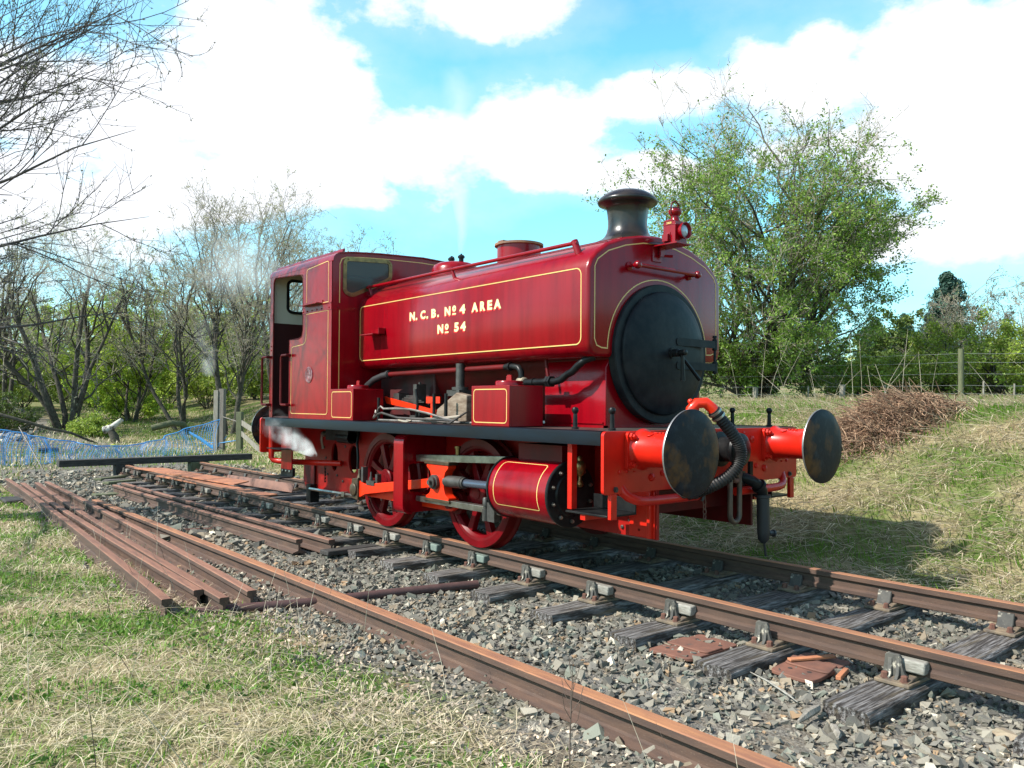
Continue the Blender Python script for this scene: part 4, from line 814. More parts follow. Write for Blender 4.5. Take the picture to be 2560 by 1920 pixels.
# ================================================================== BALLAST
STONE = mat('ballast_stone', (.2, .2, .2), .85, attr='tone', spec=.3, bump=.002, bscale=120)
def stones(name, x0, x1, y0, y1, n, smin, smax, zoff, edge, shade_of):
    x = rng.uniform(x0, x1, n); y = rng.uniform(y0, y1, n)
    keep = rng.random(n) < edge(x, y); x = x[keep]; y = y[keep]; n = len(x)
    z = -.275+.022*wob(x*2, y*2, 2.0)+rng.uniform(-.012, zoff, n)
    sz = rng.uniform(smin, smax, n)*np.exp(rng.normal(0, .36, n))
    # irregular angular stone: jittered octahedral solid with 8 corners
    base = np.array([[-1,-1,-1],[1,-1,-1],[1,1,-1],[-1,1,-1],[-1,-1,1],[1,-1,1],[1,1,1],[-1,1,1]], float)*.62
    tri = np.array([[0,2,1],[0,3,2],[4,5,6],[4,6,7],[0,1,5],[0,5,4],[1,2,6],[1,6,5],[2,3,7],[2,7,6],[3,0,4],[3,4,7]])
    V = base[None]+rng.uniform(-.42, .42, (n, 8, 3))
    V *= np.stack([np.ones(n), rng.uniform(.55, .95, n), rng.uniform(.25, .75, n)], 1)[:, None]*sz[:, None, None]
    a = rng.uniform(0, 6.28, n); tl = rng.normal(0, .38, n); tl2 = rng.normal(0, .38, n)
    c, s = np.cos(tl), np.sin(tl); Y = V[:, :, 1]*c[:, None]-V[:, :, 2]*s[:, None]; Z = V[:, :, 1]*s[:, None]+V[:, :, 2]*c[:, None]; V[:, :, 1] = Y; V[:, :, 2] = Z
    c, s = np.cos(tl2), np.sin(tl2); X = V[:, :, 0]*c[:, None]-V[:, :, 2]*s[:, None]; Z = V[:, :, 0]*s[:, None]+V[:, :, 2]*c[:, None]; V[:, :, 0] = X; V[:, :, 2] = Z
    c, s = np.cos(a), np.sin(a); X = V[:, :, 0]*c[:, None]-V[:, :, 1]*s[:, None]; Y = V[:, :, 0]*s[:, None]+V[:, :, 1]*c[:, None]; V[:, :, 0] = X; V[:, :, 1] = Y
    V += np.stack([x, y, z], 1)[:, None]
    pal = np.array([[.200,.188,.168],[.150,.145,.135],[.098,.095,.090],[.26,.243,.214],[.155,.168,.150],[.245,.205,.162],[.50,.46,.40],[.29,.20,.13],[.172,.163,.146],[.215,.204,.182]])
    pw = np.array([.20,.16,.11,.14,.10,.10,.035,.03,.07,.055]); pw /= pw.sum()
    ci = rng.choice(len(pal), n, p=pw); col = pal[ci]*np.array([1.04, 1.0, .90])*rng.uniform(.8, 1.25, (n, 1)); col = col*shade_of(x, y)[:, None]
    T = (tri[None]+(np.arange(n)*8)[:, None, None]).reshape(-1, 3)
    o = fast(name, V.reshape(-1, 3), T, STONE, np.repeat(col, 8, 0), flat=True); o['kind'] = 'stuff'; return o
def oil(x, y):      # soot and oil dropped along the middle of the track
    return 1-.45*np.exp(-((y)/.9)**2)*(.5+.5*sm((-x)/2.5))*1.0 - .22*np.exp(-((y+1.4)/.5)**2)*sm((-x-1.5)/2)*sm((x+6.5)/3)
edge1 = lambda x, y: np.clip(1.25-sm((-y-2.35)/.75)*1.15+.35*wob(x, y, 4), .03, 1)*np.clip(1.1-sm((y-1.15)/.5)*1.15, .0, 1)
stones('ballast_stones', -4.5, 4.6, -3.5, 1.7, 56000, .013, .026, .026, edge1, oil)
edge2 = lambda x, y: np.clip(1.2-sm((-y-2.2-(-x-6)*.03)/1.0)*1.15, .02, 1)*np.clip(1.1-sm((y-1.3-np.maximum(0, -x-6)*.08)/.6)*1.2, 0, 1)*np.clip(1-sm((-x-14.5)/2.5), .0, 1)
stones('ballast_stones', -17, -4.5, -3.6, 2.4, 24000, .025, .042, .03, edge2, oil)
# grey stony patch of track beyond the netting
stones('ballast_stones', -46, -27, -9, 1.0, 5000, .05, .09, .02, lambda x, y: np.ones_like(x)*(np.abs(y+3-(-x-27)*.25) < 2.6), lambda x, y: np.ones_like(x)*1.3)
for v in bpy.data.objects:
    if v.name.startswith('ballast_stones.002'):
        co = np.empty(len(v.data.vertices)*3, np.float32); v.data.vertices.foreach_get('co', co); co = co.reshape(-1, 3); co[:, 2] += (gh(co[:, 0], co[:, 1])+.29); v.data.vertices.foreach_set('co', co.ravel())

# ================================================================== TRACK
def bullhead():
    R_ = [(-.035, 0-.004), (-.030, 0), (.030, 0), (.035, -.004), (.035, -.038), (.029, -.045), (.010, -.052), (.0095, -.100), (.029, -.108), (.034, -.115), (.034, -.140), (.028, -.145), (-.028, -.145), (-.034, -.140), (-.034, -.115), (-.029, -.108), (-.0095, -.100), (-.010, -.052), (-.029, -.045), (-.035, -.038)]
    return R_
def flatbot(h=.145, w=.070, hw=.036):
    return [(-hw, h-.005), (-hw+.006, h), (hw-.006, h), (hw, h-.005), (hw, h-.036), (hw-.008, h-.042), (.011, h-.050), (.009, .035), (.018, .024), (w, .010), (w, 0), (-w, 0), (-w, .010), (-.018, .024), (-.009, .035), (-.011, h-.050), (-hw+.008, h-.042), (-hw, h-.036)]
def rail_obj(name, prof, p0, p1, ntop, label, group, rot=0, sag=0, seg=None, matside=None, mattop=None):
    p0 = Vector(p0); p1 = Vector(p1); d = (p1-p0); Ln = d.length; seg = seg or max(2, int(Ln/1.0)); t = d.normalized(); sidev = Vector((-t.y, t.x, 0)).normalized(); upv = sidev.cross(t)*-1 if False else t.cross(sidev)*1
    if upv.z < 0: upv = -upv
    if rot: q = Matrix.Rotation(rot, 3, t); sidev = q @ sidev; upv = q @ upv
    mid = (p0+p1)/2; V = []; n = len(prof)
    for i in range(seg+1):
        f = i/seg; c = p0+d*f-mid; dz = sag*4*f*(1-f)
        for (a, z) in prof: V.append(tuple(c+sidev*(a+dz)+upv*z))
    F = []; M = []
    top = {ntop, ntop+1, ntop-1}
    for i in range(seg):
        for j in range(n): F.append((i*n+j, i*n+(j+1) % n, (i+1)*n+(j+1) % n, (i+1)*n+j)); M.append(1 if j in top else 0)
    F.append(tuple(range(n))[::-1]); F.append(tuple(seg*n+j for j in range(n))); M += [0, 0]
    o = add_mesh(name, V, F, [matside or RUSTR, mattop or RUSTT], None, 35, fm=M, loc=tuple(mid)); bm = bmesh.new(); bm.from_mesh(o.data); bmesh.ops.recalc_face_normals(bm, faces=bm.faces); bm.to_mesh(o.data); bm.free()
    return tag(o, label, 'rail', group)
rail_obj('running_rail', bullhead(), (-13.95, -.7525, 0), (6, -.7525, 0), 1, 'near running rail of the track, held in chairs under the locomotive wheels', 'running rails of the track')
rail_obj('running_rail', bullhead(), (-13.95, .7525, 0), (6, .7525, 0), 1, 'far running rail of the track, beside the foot of the grass bank', 'running rails of the track')
# sleepers
def chair(parent, ys, keym, outer):
    s = -1 if outer else 1         # side the tall jaw and key stand on
    b = MB(); y0 = ys*.7525
    b.box((-.095, y0-.175, 0), (.095, y0+.175, .022)); b.prism([(y0-.165, .022), (y0+.165, .022), (y0+.06, .045), (y0-.06, .045)], -.085, .085, 'x')
    c = b.obj('rail_chair', CHAIRB, parent, bevel=.006)
    b = MB()
    o = ys                         # outward
    J = [(-.088, .022), (.070, .022), (.040, .060), (.026, .105), (.022, .140), (.012, .152), (-.052, .152), (-.062, .140), (-.066, .10), (-.074, .055)]
    ya, yb = sorted((y0+o*.088, y0+o*.112)); b.prism(J, ya, yb, 'y')
    b.prism([(y0+o*.110, .022), (y0+o*.150, .026), (y0+o*.128, .05), (y0+o*.116, .12), (y0+o*.110, .135)], -.045, -.022, 'x'); b.prism([(y0+o*.110, .022), (y0+o*.150, .026), (y0+o*.128, .05), (y0+o*.116, .12), (y0+o*.110, .135)], .0, .020, 'x')
    b.obj('jaw', CHAIRM, c, bevel=.006); b = MB()
    b.prism([(y0-o*.040, .03), (y0-o*.11, .03), (y0-o*.07, .06), (y0-o*.052, .115), (y0-o*.036, .128), (y0-o*.030, .10)], -.05, .05, 'x')
    b.obj('jaw', CHAIRM, c, bevel=.006)
    for dx, dy in ((-.05, -.14), (.055, .145), (.055, -.14)):
        b = MB(); b.lathe([(.024, 0), (.024, .008), (.018, .008), (.018, .032), (.012, .036)], (dx, y0+dy, .022), (0, 0, 1), 6); b.obj('bolt', RUSTD, c, smooth=20)
    if keym is not None:
        b = MB(); ya, yb = sorted((y0+o*.014, y0+o*.083)); b.box((-.055, ya, .062), (.135, yb, .128)); b.obj('key', keym, c, bevel=.010)
sx = [-13.77, -12.95, -12.1, -11.36, -10.6, -9.84, -9.07, -8.30, -7.55, -6.69, -5.9, -5.07, -4.24, -3.49, -2.72, -1.99, -1.22, -.45, .30, 1.02, 1.83, 2.62, 3.4, 4.15]
def timber_mesh(name, x0, x1, y0, y1, z0, z1, m_, parent=None, jit=.006, ns=9):
    # slightly irregular, worn edges, split ends
    b = MB(); V = []; F = []
    for i in range(ns+1):
        y = y0+(y1-y0)*i/ns; j = lambda: random.uniform(-jit, jit)
        if i in (0, ns): y += j()*2
        ring = [(x0+j(), z0), (x1+j(), z0), (x1+j(), z1-.02+j()), (x1-.014+j(), z1-.002+j()), ((x0+x1)/2+.02+j(), z1+j()*.6), ((x0+x1)/2+j(), z1-.004+j()*.5), (x0+.014+j(), z1-.002+j()), (x0+j(), z1-.02+j())]
        V += [(a, y+random.uniform(-.004, .004), z) for a, z in ring]
    k = 8
    F = [(i*k+q, i*k+(q+1) % k, (i+1)*k+(q+1) % k, (i+1)*k+q) for i in range(ns) for q in range(k)]+[tuple(range(k)), tuple(ns*k+q for q in range(k))]
    b.add(V, F); return b.obj(name, m_, parent, smooth=30)
keys_near = {-1.99: KEYG, -1.22: KEYW, -.45: KEYW, .30: KEYW, 1.02: None, 1.83: KEYW, -2.72: KEYG, -3.49: KEYW, -5.07: KEYW}
ends = {-1.99: -1.31, -1.22: -1.36, -.45: -1.39, .30: -1.37, 1.02: -1.40, 1.83: -1.42, 2.62: -1.16, -2.72: -1.30}
desc = {1.83: 'split silvery sleeper with a thick white key near the right edge', 1.02: 'sleeper beside the rusty iron plates, its near chair without a key', .30: 'dark cracked sleeper third from the right along the near rail', -.45: 'sleeper with a pale key just in front of the loose plates', -1.22: 'sleeper beside the near front wheel end of the track', -1.99: 'sleeper with a grey green key near the front wheel', 2.62: 'dark sleeper end at the right edge of the photo'}
protos = {}
for i, x in enumerate(sx):
    t = thing('sleeper', desc.get(x, 'weathered wooden sleeper carrying two rail chairs under the running rails'), 'sleeper', (0, 0, 0), 'sleepers of the track')
    w = .125; timber_mesh('timber', -w, w, ends.get(x, -1.32+random.uniform(-.05, .05)), 1.33+random.uniform(-.05, .05), -.13, 0, SLEEP, t)
    chair(t, -1, keys_near.get(x, KEYW if i % 3 == 0 else CHAIRM), True); chair(t, 1, CHAIRM if i % 2 else None, True)
    t.location = (x, random.uniform(-.01, .01), -.190)
# give the remaining sleepers labels of their own by what lies on or beside them
more = {-13.77: 'sleeper under the rail ends at the black stop timber', -12.95: 'second sleeper from the black stop timber', -12.1: 'third sleeper from the black stop timber, beside the plate corner', -11.36: 'sleeper beneath the middle of the pale orange plate', -10.6: 'sleeper level with the start of the two loose rails', -9.84: 'sleeper with a white key under the long orange plate', -9.07: 'sleeper with white key by the pointed plate end', -8.3: 'sleeper left of the rusty key near the orange bar end', -7.55: 'sleeper at the right end of the orange bar', -6.69: 'sleeper two chairs to the right of the orange bar', -5.9: 'sleeper under the rear step of the locomotive', -5.07: 'sleeper with doubled dark blocks left of the loose rail ends', -4.24: 'sleeper beside the cut ends of the two loose rails', -3.49: 'sleeper under the rear wheel', -2.72: 'sleeper between the rear and front wheels', 3.4: 'sleeper beyond the right edge of the picture', 4.15: 'last sleeper at the right end of the track'}
for o in list(COL.objects):
    if o.name.startswith('sleeper') and o.type == 'EMPTY':
        for k, v in more.items():
            if abs(o.location.x-k) < .01: o['label'] = v

# ================================================================== LOOSE RAILS AND SCRAP
FB = flatbot()
g = 'loose flat bottom rails dumped beside the track'
RUSTT2 = mat('pinkish_rail_head', (.26, .120, .075), .85, var=(.165, .080, .055), vscale=4, vstretch=(1, 8, 8), bump=.001, bscale=70, obvar=.12)
rail_obj('loose_rail', flatbot(.150, .072, .044), (-8.95, -2.44, -.262), (5.2, -2.395, -.262), 1, 'long orange topped loose rail running through the foreground to the bottom right', g, seg=14)
for (a, c, lab) in (((-13.0, -2.99), (-2.20, -3.44), 'leftmost of the four rusty rails lying together in the grass'), ((-11.95, -2.90), (-2.35, -3.165), 'second from the left of the four rusty rails lying together'), ((-11.9, -2.70), (-1.99, -3.10), 'third from the left of the four rusty rails, ending by a cross bar'), ((-11.95, -2.545), (-2.08, -2.86), 'rightmost of the four rusty rails, touching the long foreground rail')):
    rail_obj('loose_rail', FB, (a[0], a[1], -.225), (c[0], c[1], -.262), 1, lab, g, seg=10, mattop=RUSTT2, sag=random.uniform(-.05, .05))
for (a, c, lab) in (((-10.8, -1.74), (-3.93, -1.62), 'shorter loose rail nearer the grass of the pair beside the track'), ((-11.05, -1.54), (-3.70, -1.37), 'shorter loose rail nearer the track of the pair beside it')):
    rail_obj('loose_rail', FB, (a[0], a[1], -.235), (c[0], c[1], -.248), 1, lab, g, mattop=RUSTT2)
b = MB(); b.tube([(-2.16, -3.25, -.235), (-1.92, -2.5, -.235), (-1.80, -1.9, -.232), (-1.58, -1.10, -.225)], .036, 10); tag(b.obj('iron_bar', mat('dark_purple_rust', (.095, .045, .040), .7, var=(.06, .03, .028), vscale=10), None), 'dark rusty round bar lying across under the long foreground rail', 'iron bar')
b = MB(); b.tube([(-6.2, -2.12, -.255), (-5.95, -1.6, -.25)], .028, 8); tag(b.obj('iron_bar', RUSTD, None), 'short thin rusty bar on the ballast between the loose rails', 'iron bar')
b = MB(); b.box((-10.75, -2.1, -.275), (-10.45, -1.62, -.205)); tag(b.obj('timber_offcut', MOSSW, None, bevel=.01), 'pale brown timber offcut under the end of the two loose rails', 'timber')
def flatplate(name, c, L_, w, th, ang, tilt, label, m_=RUSTP, skew=.12, roll=0):
    P = [(-L_/2, -w/2), (L_/2, -w/2), (L_/2-skew, w/2), (-L_/2+skew, w/2)]
    b = MB(); b.prism(P, -th/2, th/2, 'z'); o = b.obj(name, m_, None, bevel=.003); o.location = c; o.rotation_euler = (roll, tilt, ang); return tag(o, label, 'iron plate')
flatplate('iron_plate', (-10.85, -.48, .004), 4.3, .42, .02, .085, .0, 'broad pale orange rusty plate laid between the rails', skew=.35)
flatplate('iron_plate', (-9.35, -.64, -.035), 4.2, .26, .02, .06, .0, 'long slotted orange rusty plate beside the near rail', skew=.05)
flatplate('iron_plate', (-9.75, .31, -.10), 2.4, .15, .02, .10, 0, 'rusty plate standing on edge near the far rail', m_=mat('pinkish_rust_plate', (.24, .12, .085), .85, var=(.17, .09, .07), vscale=5, bump=.001), roll=R(65), skew=.03)
b = MB()
for k in range(6): b.box((-11.0+k*.62, -.62+k*.035, -.024), (-10.80+k*.62, -.595+k*.035, -.0235+.0015))
_bx = b.obj('slots', TARRED, None, smooth=None); _bx['kind'] = 'stuff'; _pl = [o for o in COL.objects if o.name.startswith('iron_plate') and 'slotted' in o.get('label', '')][0]
_bx.parent = _pl; bpy.context.view_layer.update(); _bx.matrix_parent_inverse = _pl.matrix_world.inverted()
def baseplate(name, P, z, label, holes):
    b = MB(); b.prism(P, z, z+.022, 'z'); cx = sum(p[0] for p in P)/len(P); cy = sum(p[1] for p in P)/len(P)
    Q = [(cx+(p[0]-cx)*.99, cy+(p[1]-cy)*.34) for p in P]; b.prism(Q, z+.022, z+.034, 'z')
    o = tag(b.obj(name, RUSTD2, None, bevel=.004), label, 'iron plate', 'rusty base plates on the ballast')
    q = MB()
    for hx, hy in holes: q.lathe([(.014, 0), (.014, .0008)], (hx, hy, z+.0225), (0, 0, 1), 8)
    explode(q.obj('bolt_hole', TARRED, o, smooth=None))
    return o
RUSTD2 = mat('red_brown_plate_rust', (.20, .085, .055), .85, var=(.12, .055, .04), vscale=7, bump=.0015, bscale=50)
baseplate('base_plate', roundpoly([(.49, -1.335), (.80, -1.30), (.80, -.80), (.49, -.80)], [.04, .08, .04, .04]), -.255, 'rusty iron base plate lying flat left of the keyless chair sleeper', [(.56, -1.22), (.66, -1.23), (.74, -1.18), (.56, -.92), (.66, -.88), (.74, -.92)])
pb = baseplate('base_plate', roundpoly([(1.20, -1.09), (1.48, -1.10), (1.44, -.58), (1.16, -.62)], [.05, .10, .04, .04]), -.250, 'rusty iron base plate with a loose bar resting on it', [(1.27, -.98), (1.38, -.96), (1.22, -.72), (1.34, -.70)])
b = MB(); b.box((1.27, -.93, -.212), (1.31, -.62, -.196), rot=Matrix.Rotation(-.45, 3, 'Z')); tag(b.obj('iron_bar', RUSTP, None, bevel=.004), 'small flat orange bar resting on the right hand rusty base plate', 'iron bar')
b = MB(); b.box((1.50, -.93, -.24), (1.53, -.75, -.215), rot=Matrix.Rotation(.25, 3, 'Z')); tag(b.obj('iron_bar', RUSTP, None, bevel=.004), 'short orange splinter of rusty iron on the stones beside a plate', 'iron bar')
def chip(a, c, r, label, m_):
    a = Vector(a); c = Vector(c); b = MB(); b.tube([a, a*.6+c*.4+Vector((0, .01, .006)), a*.2+c*.8+Vector((.01, 0, .004)), c], r, 6, rs=[r*.4, r, r*.9, r*.3]); tag(b.obj('wood_fragment', m_, None), label, 'wood fragment', 'wood fragments on the ballast')
chip((1.725, -1.66, -.235), (1.70, -1.42, -.22), .022, 'grey weathered splinter of wood on the stones below the split sleeper', GREYW)
chip((1.84, -1.56, -.235), (1.95, -1.70, -.23), .018, 'small grey wood splinter on the stones right of the larger one', GREYW)
chip((1.14, -1.20, -.235), (1.58, -1.42, -.235), .006, 'thin curved pale twig on the stones beside the keyless sleeper', KEYW)
chip((1.95, .25, -.235), (1.75, .05, -.235), .008, 'pale twig between the rails on the right', KEYW)
# old buried sleepers and sooty fragments in the ballast
for k, (x0, y0, x1, y1, lab) in enumerate([(-13.3, -1.45, -13.75, -.85, 'rounded old timber by the rail end at the stop block'), (-12.45, -1.5, -12.7, -.95, 'short old timber half buried beside the second chair'), (-8.7, .05, -8.45, 1.3, 'dark old timber across between the rails beyond the orange bar'), (-3.62, -1.5, -3.62, -.9, 'charred timber edge beside the cut ends of the loose rails')]):
    b = MB(); a = Vector((x0, y0, -.235)); c = Vector((x1, y1, -.235)); d = (c-a).normalized(); s_ = Vector((-d.y, d.x, 0))*.09
    b.add([a-s_, a+s_, c+s_, c-s_, a-s_+Vector((0, 0, .05)), a+s_+Vector((0, 0, .045)), c+s_+Vector((0, 0, .045)), c-s_+Vector((0, 0, .05))], [(0,1,2,3),(4,7,6,5),(0,4,5,1),(1,5,6,2),(2,6,7,3),(3,7,4,0)])
    tag(b.obj('old_timber', TARRED if k > 1 else MOSSW, None, bevel=.01), lab, 'timber')
# stop timber across the rails and its packing
b = MB(); b.box((-14.28, -1.98, .003), (-14.02, 1.92, .135)); o = b.obj('stop_timber', TARRED, None, bevel=.006); tag(o, 'long black tarred timber laid across the ends of the rails', 'timber')
b = MB(); b.box((-14.25, .55, -.27), (-14.0, .95, -.002)); tag(b.obj('packing_block', MOSSW, None, bevel=.01), 'short mossy block propping the black timber beside the far rail end', 'timber')
b = MB(); b.box((-14.25, -.95, -.27), (-14.0, -.60, -.002)); tag(b.obj('packing_block', TARRED, None, bevel=.01), 'dark block propping the black timber beside the near rail end', 'timber')
b = MB(); b.box((-10.95, -3.36, -.26), (-10.35, -3.10, -.20)); tag(b.obj('old_timber', TARRED, None, bevel=.02), 'short black timber in the grass under the leftmost loose rail', 'timber')

# ================================================================== VEGETATION
def at(px, d, z=None):
    # ground point on the bearing of a landmark, d metres ahead of the viewpoint
    P = CAM+FW*d+RT*((px-1280)/FPX*d); x, y = float(P[0]), float(P[1]); return (x, y, float(gh(x, y)) if z is None else z)
def unit(v): return v/np.maximum(np.linalg.norm(v, axis=-1, keepdims=True), 1e-9)
def polyl(S0, D, Ln, n, wobv, up, droop=0.0):
    N_ = len(S0); P = np.zeros((N_, n, 3)); P[:, 0] = S0; d = unit(D.copy()); st = (Ln/(n-1))[:, None]
    for i in range(1, n):
        d = unit(d+rng.normal(0, wobv, (N_, 3))+np.array([0, 0, up-droop*i/n])); P[:, i] = P[:, i-1]+d*st
    return P
def tubes(P, R_, k):
    N_, n, _ = P.shape; T = unit(np.gradient(P, axis=1)); ref = np.where(np.abs(T[..., 2:3]) < .8, np.array([0, 0, 1.]), np.array([1., 0, 0])); U = unit(np.cross(T, ref)); Wv = np.cross(T, U)
    a = np.arange(k)*2*math.pi/k; V = P[:, :, None]+(U[:, :, None]*np.cos(a)[None, None, :, None]+Wv[:, :, None]*np.sin(a)[None, None, :, None])*R_[:, :, None, None]
    idx = np.arange(N_*n*k).reshape(N_, n, k); A = idx[:, :-1]; B = idx[:, 1:]
    Q = np.stack([A, np.roll(A, -1, 2), np.roll(B, -1, 2), B], -1).reshape(-1, 4)
    return V.reshape(-1, 3), Q
def grow(S0, D, Ln, R0, levels, P0=None):
    S0 = np.asarray(S0, float); D = np.asarray(D, float); Ln = np.asarray(Ln, float); R0 = np.asarray(R0, float); out = []
    for li, lv in enumerate(levels):
        n = lv['n']
        if li == 0 and P0 is not None: P = P0; n = P.shape[1]
        else: P = polyl(S0, D, Ln, n, lv.get('wob', .15), lv.get('up', .05), lv.get('droop', 0))
        t = np.linspace(0, 1, n); Rr = R0[:, None]*(1-(1-lv.get('tip', .35))*t)[None]
        out.append((P, Rr, lv.get('k', 3)))
        if li == len(levels)-1: break
        m_ = lv['kids']; N_ = len(P); tt = rng.uniform(lv.get('t0', .25), 1.0, (N_, m_)); f = tt*(n-1); i0 = np.minimum(f.astype(int), n-2); fr_ = (f-i0)[..., None]
        r_ = np.arange(N_)[:, None]; st = P[r_, i0]*(1-fr_)+P[r_, i0+1]*fr_; tang = unit(P[r_, i0+1]-P[r_, i0])
        perp = unit(np.cross(tang, rng.normal(0, 1, tang.shape))); ang = rng.normal(lv.get('ang', .8), .2, (N_, m_))[..., None]
        D = (tang*np.cos(ang)+perp*np.sin(ang)).reshape(-1, 3); Ln = (Ln[:, None]*rng.uniform(*lv.get('ratio', (.35, .6)), (N_, m_))*(1.15-.55*tt)).reshape(-1)
        R0 = (R0[:, None]*(1-(1-lv.get('tip', .35))*tt)*rng.uniform(.42, .62, (N_, m_))).reshape(-1); R0 = np.maximum(R0, lv.get('rmin', .004)); S0 = st.reshape(-1, 3)
    return out
def emit(name, parts, material, parent):
    V = []; Q = []; o = 0
    for P, Rr, k in parts:
        v, q = tubes(P, Rr, k); V.append(v); Q.append(q+o); o += len(v)
    ob = fast(name, np.concatenate(V), None, material, quads=np.concatenate(Q), parent=parent)
    ob.data.polygons.foreach_set('use_smooth', np.ones(len(ob.data.polygons), dtype=bool)); return ob
def leafquads(C, size, elong=1.6, flat=.0):
    n = len(C); s = size*rng.uniform(.6, 1.4, n); a = unit(rng.normal(0, 1, (n, 3))+np.array([0, 0, flat])); b_ = unit(np.cross(a, rng.normal(0, 1, (n, 3)))); c_ = np.cross(a, b_)
    hx = b_*(s*elong*.5)[:, None]; hy = c_*(s*.5)[:, None]
    V = np.stack([C-hx, C+hy*.9, C+hx, C-hy*.9], 1); return V.reshape(-1, 3), np.arange(n*4).reshape(-1, 4)
def leafmat(name, c, v, trans=.35): return mat(name, c, .55, attr='tone', trans=trans, spec=.35)
LEAF = leafmat('spring_leaf', None or (0, 0, 0), None)
def leafobj(name, C, size, parent, c0, c1, elong=1.6):
    V, Q = leafquads(C, size, elong); f = rng.random((len(C), 1)); br = rng.uniform(.75, 1.25, (len(C), 1)); col = (np.array(c0)*(1-f)+np.array(c1)*f)*br
    return fast(name, V, None, LEAF, np.repeat(col, 4, 0), quads=Q, parent=parent)
def twigpoints(parts, n, lo=.2, spread=.02, last=2):
    C = []
    for P, Rr, k in parts[-last:]:
        m_ = int(n*len(P)/sum(len(q[0]) for q in parts[-last:])); i = rng.integers(0, len(P), m_); f = rng.uniform(lo, 1, m_)*(P.shape[1]-1); j = np.minimum(f.astype(int), P.shape[1]-2); g_ = (f-j)[:, None]
        C.append(P[i, j]*(1-g_)+P[i, j+1]*g_)
    C = np.concatenate(C); return C+rng.normal(0, spread, C.shape)

def etree(px, d, label, name, cat, H, Rr, zc, stems, limbs, kids, leaves, lsize, lc, clump=1, jit=.03, group=None, srad=.14, lrad=.035, lean=(0, 0), sparse=0.0, bark=None, twig=None, stemh=.6, spread=.35, t0=.25, twigs=True, tw=.0065, low=-.35):
    x, y, z = at(px, d); root = thing(name, label, cat, (x, y, z)); bark = bark or BARK; twig = twig or BARKG
    if group: root['group'] = group
    a = np.arange(stems)*2*math.pi/stems+rng.uniform(-.5, .5, stems); s = spread*rng.uniform(.5, 1.2, stems)
    S0 = np.stack([x+srad*1.3*np.cos(a), y+srad*1.3*np.sin(a), np.full(stems, z-.1)], 1); D = np.stack([np.cos(a)*s+lean[0], np.sin(a)*s+lean[1], np.ones(stems)], 1)
    ST = polyl(S0, D, H*stemh*rng.uniform(.85, 1.15, stems), 10, .10, .07); SR = (srad*rng.uniform(.7, 1.1, stems))[:, None]*np.linspace(1, .30, 10)[None]
    cx = np.array([x+lean[0]*H*.45, y+lean[1]*H*.45, z+zc*H]); u = unit(rng.normal(0, 1, (limbs*3, 3))); u = u[u[:, 2] > low][:limbs]; limbs = len(u)
    rr_ = rng.uniform(.72, 1.0, (limbs, 1)); T = cx+u*rr_*np.array([Rr, Rr, 0])+u*rr_*np.array([0, 0, 1.])*np.where(u[:, 2:3] > 0, H*(1-zc)*.92, H*zc*.95)
    # each limb leaves the nearest stem somewhere below its tip
    si = rng.integers(0, stems, limbs); best = None
    for k in range(3):
        c_ = rng.integers(0, stems, limbs); d0 = np.linalg.norm(ST[si, -1]-T, axis=1); d1 = np.linalg.norm(ST[c_, -1]-T, axis=1); si = np.where(d1 < d0, c_, si)
    hf = np.clip((T[:, 2]-z)/H-.15, t0, 1)*rng.uniform(.45, .95, limbs); f = np.clip(hf/stemh, t0*.6, .97)*9; j = f.astype(int); g_ = (f-j)[:, None]; S = ST[si, j]*(1-g_)+ST[si, np.minimum(j+1, 9)]*g_
    Ln = np.linalg.norm(T-S, axis=1); mid = (S+T)/2+np.array([0, 0, 1.])*(Ln*.12)[:, None]+rng.normal(0, .07, (limbs, 3))*Ln[:, None]; n = 8; t = np.linspace(0, 1, n)[None, :, None]
    P0 = S[:, None]*(1-t)**2+mid[:, None]*2*t*(1-t)+T[:, None]*t*t; P0[:, 1:] += rng.normal(0, .022, (limbs, n-1, 3))*Ln[:, None, None]
    L_ = [dict(n=n, kids=kids[0], t0=.22, ang=.65, ratio=(.26, .50), tip=.18, k=5, rmin=.010),
          dict(n=5, wob=.17, up=.05, kids=kids[1], t0=.12, ang=.75, ratio=(.38, .65), tip=.3, k=4, rmin=tw*1.1),
          dict(n=4, wob=.2, up=.06, kids=kids[2], t0=.1, ang=.75, ratio=(.4, .7), k=3, rmin=tw),
          dict(n=3, wob=.2, up=.08, k=3, tip=.5)]
    pr = grow(S, D, Ln, np.full(limbs, lrad)*rng.uniform(.7, 1.3, limbs), L_, P0)
    emit('trunk', [(ST, SR, 8), pr[0]], bark, root)
    if twigs: emit('branches', pr[1:], twig, root)
    if leaves:
        C = twigpoints(pr, leaves, .0, jit, 3)
        if sparse: h_ = (C[:, 2]-z)/H; C = C[rng.random(len(C)) < np.clip(1.2-1.25*sparse*sm((h_-.5)/.45), .08, 1)]
        if clump > 1: C = np.repeat(C, clump, 0)+rng.normal(0, lsize*.9, (len(C)*clump, 3))
        leafobj('leaves', C, lsize, root, *lc)
    return root
OL = ((.30, .33, .10), (.42, .41, .19))
bt = 'budding trees behind the netting'
def bare_tree(px, d, label, stems, H, Rr, srad, leaves=5000, lc=OL, lsize=.05, limbs=34, kids=(5, 5, 3), group=bt, name='budding_tree', **kw):
    return etree(px, d, label, name, 'tree', H, Rr, kw.pop('zc', .58), stems, limbs, kids, int(leaves*.5), lsize*.8, lc, group=group, srad=srad, **kw)
bare_tree(165, 31.5, 'multi stemmed dark trunked tree at far left, behind the fallen branch', 6, 9.0, 4.0, .15, 8000, limbs=44, low=-.6, stemh=.62, spread=.4)
bare_tree(15, 35, 'grey twiggy tree at the left edge behind the multi stemmed tree', 3, 9.5, 3.8, .13, 6000)
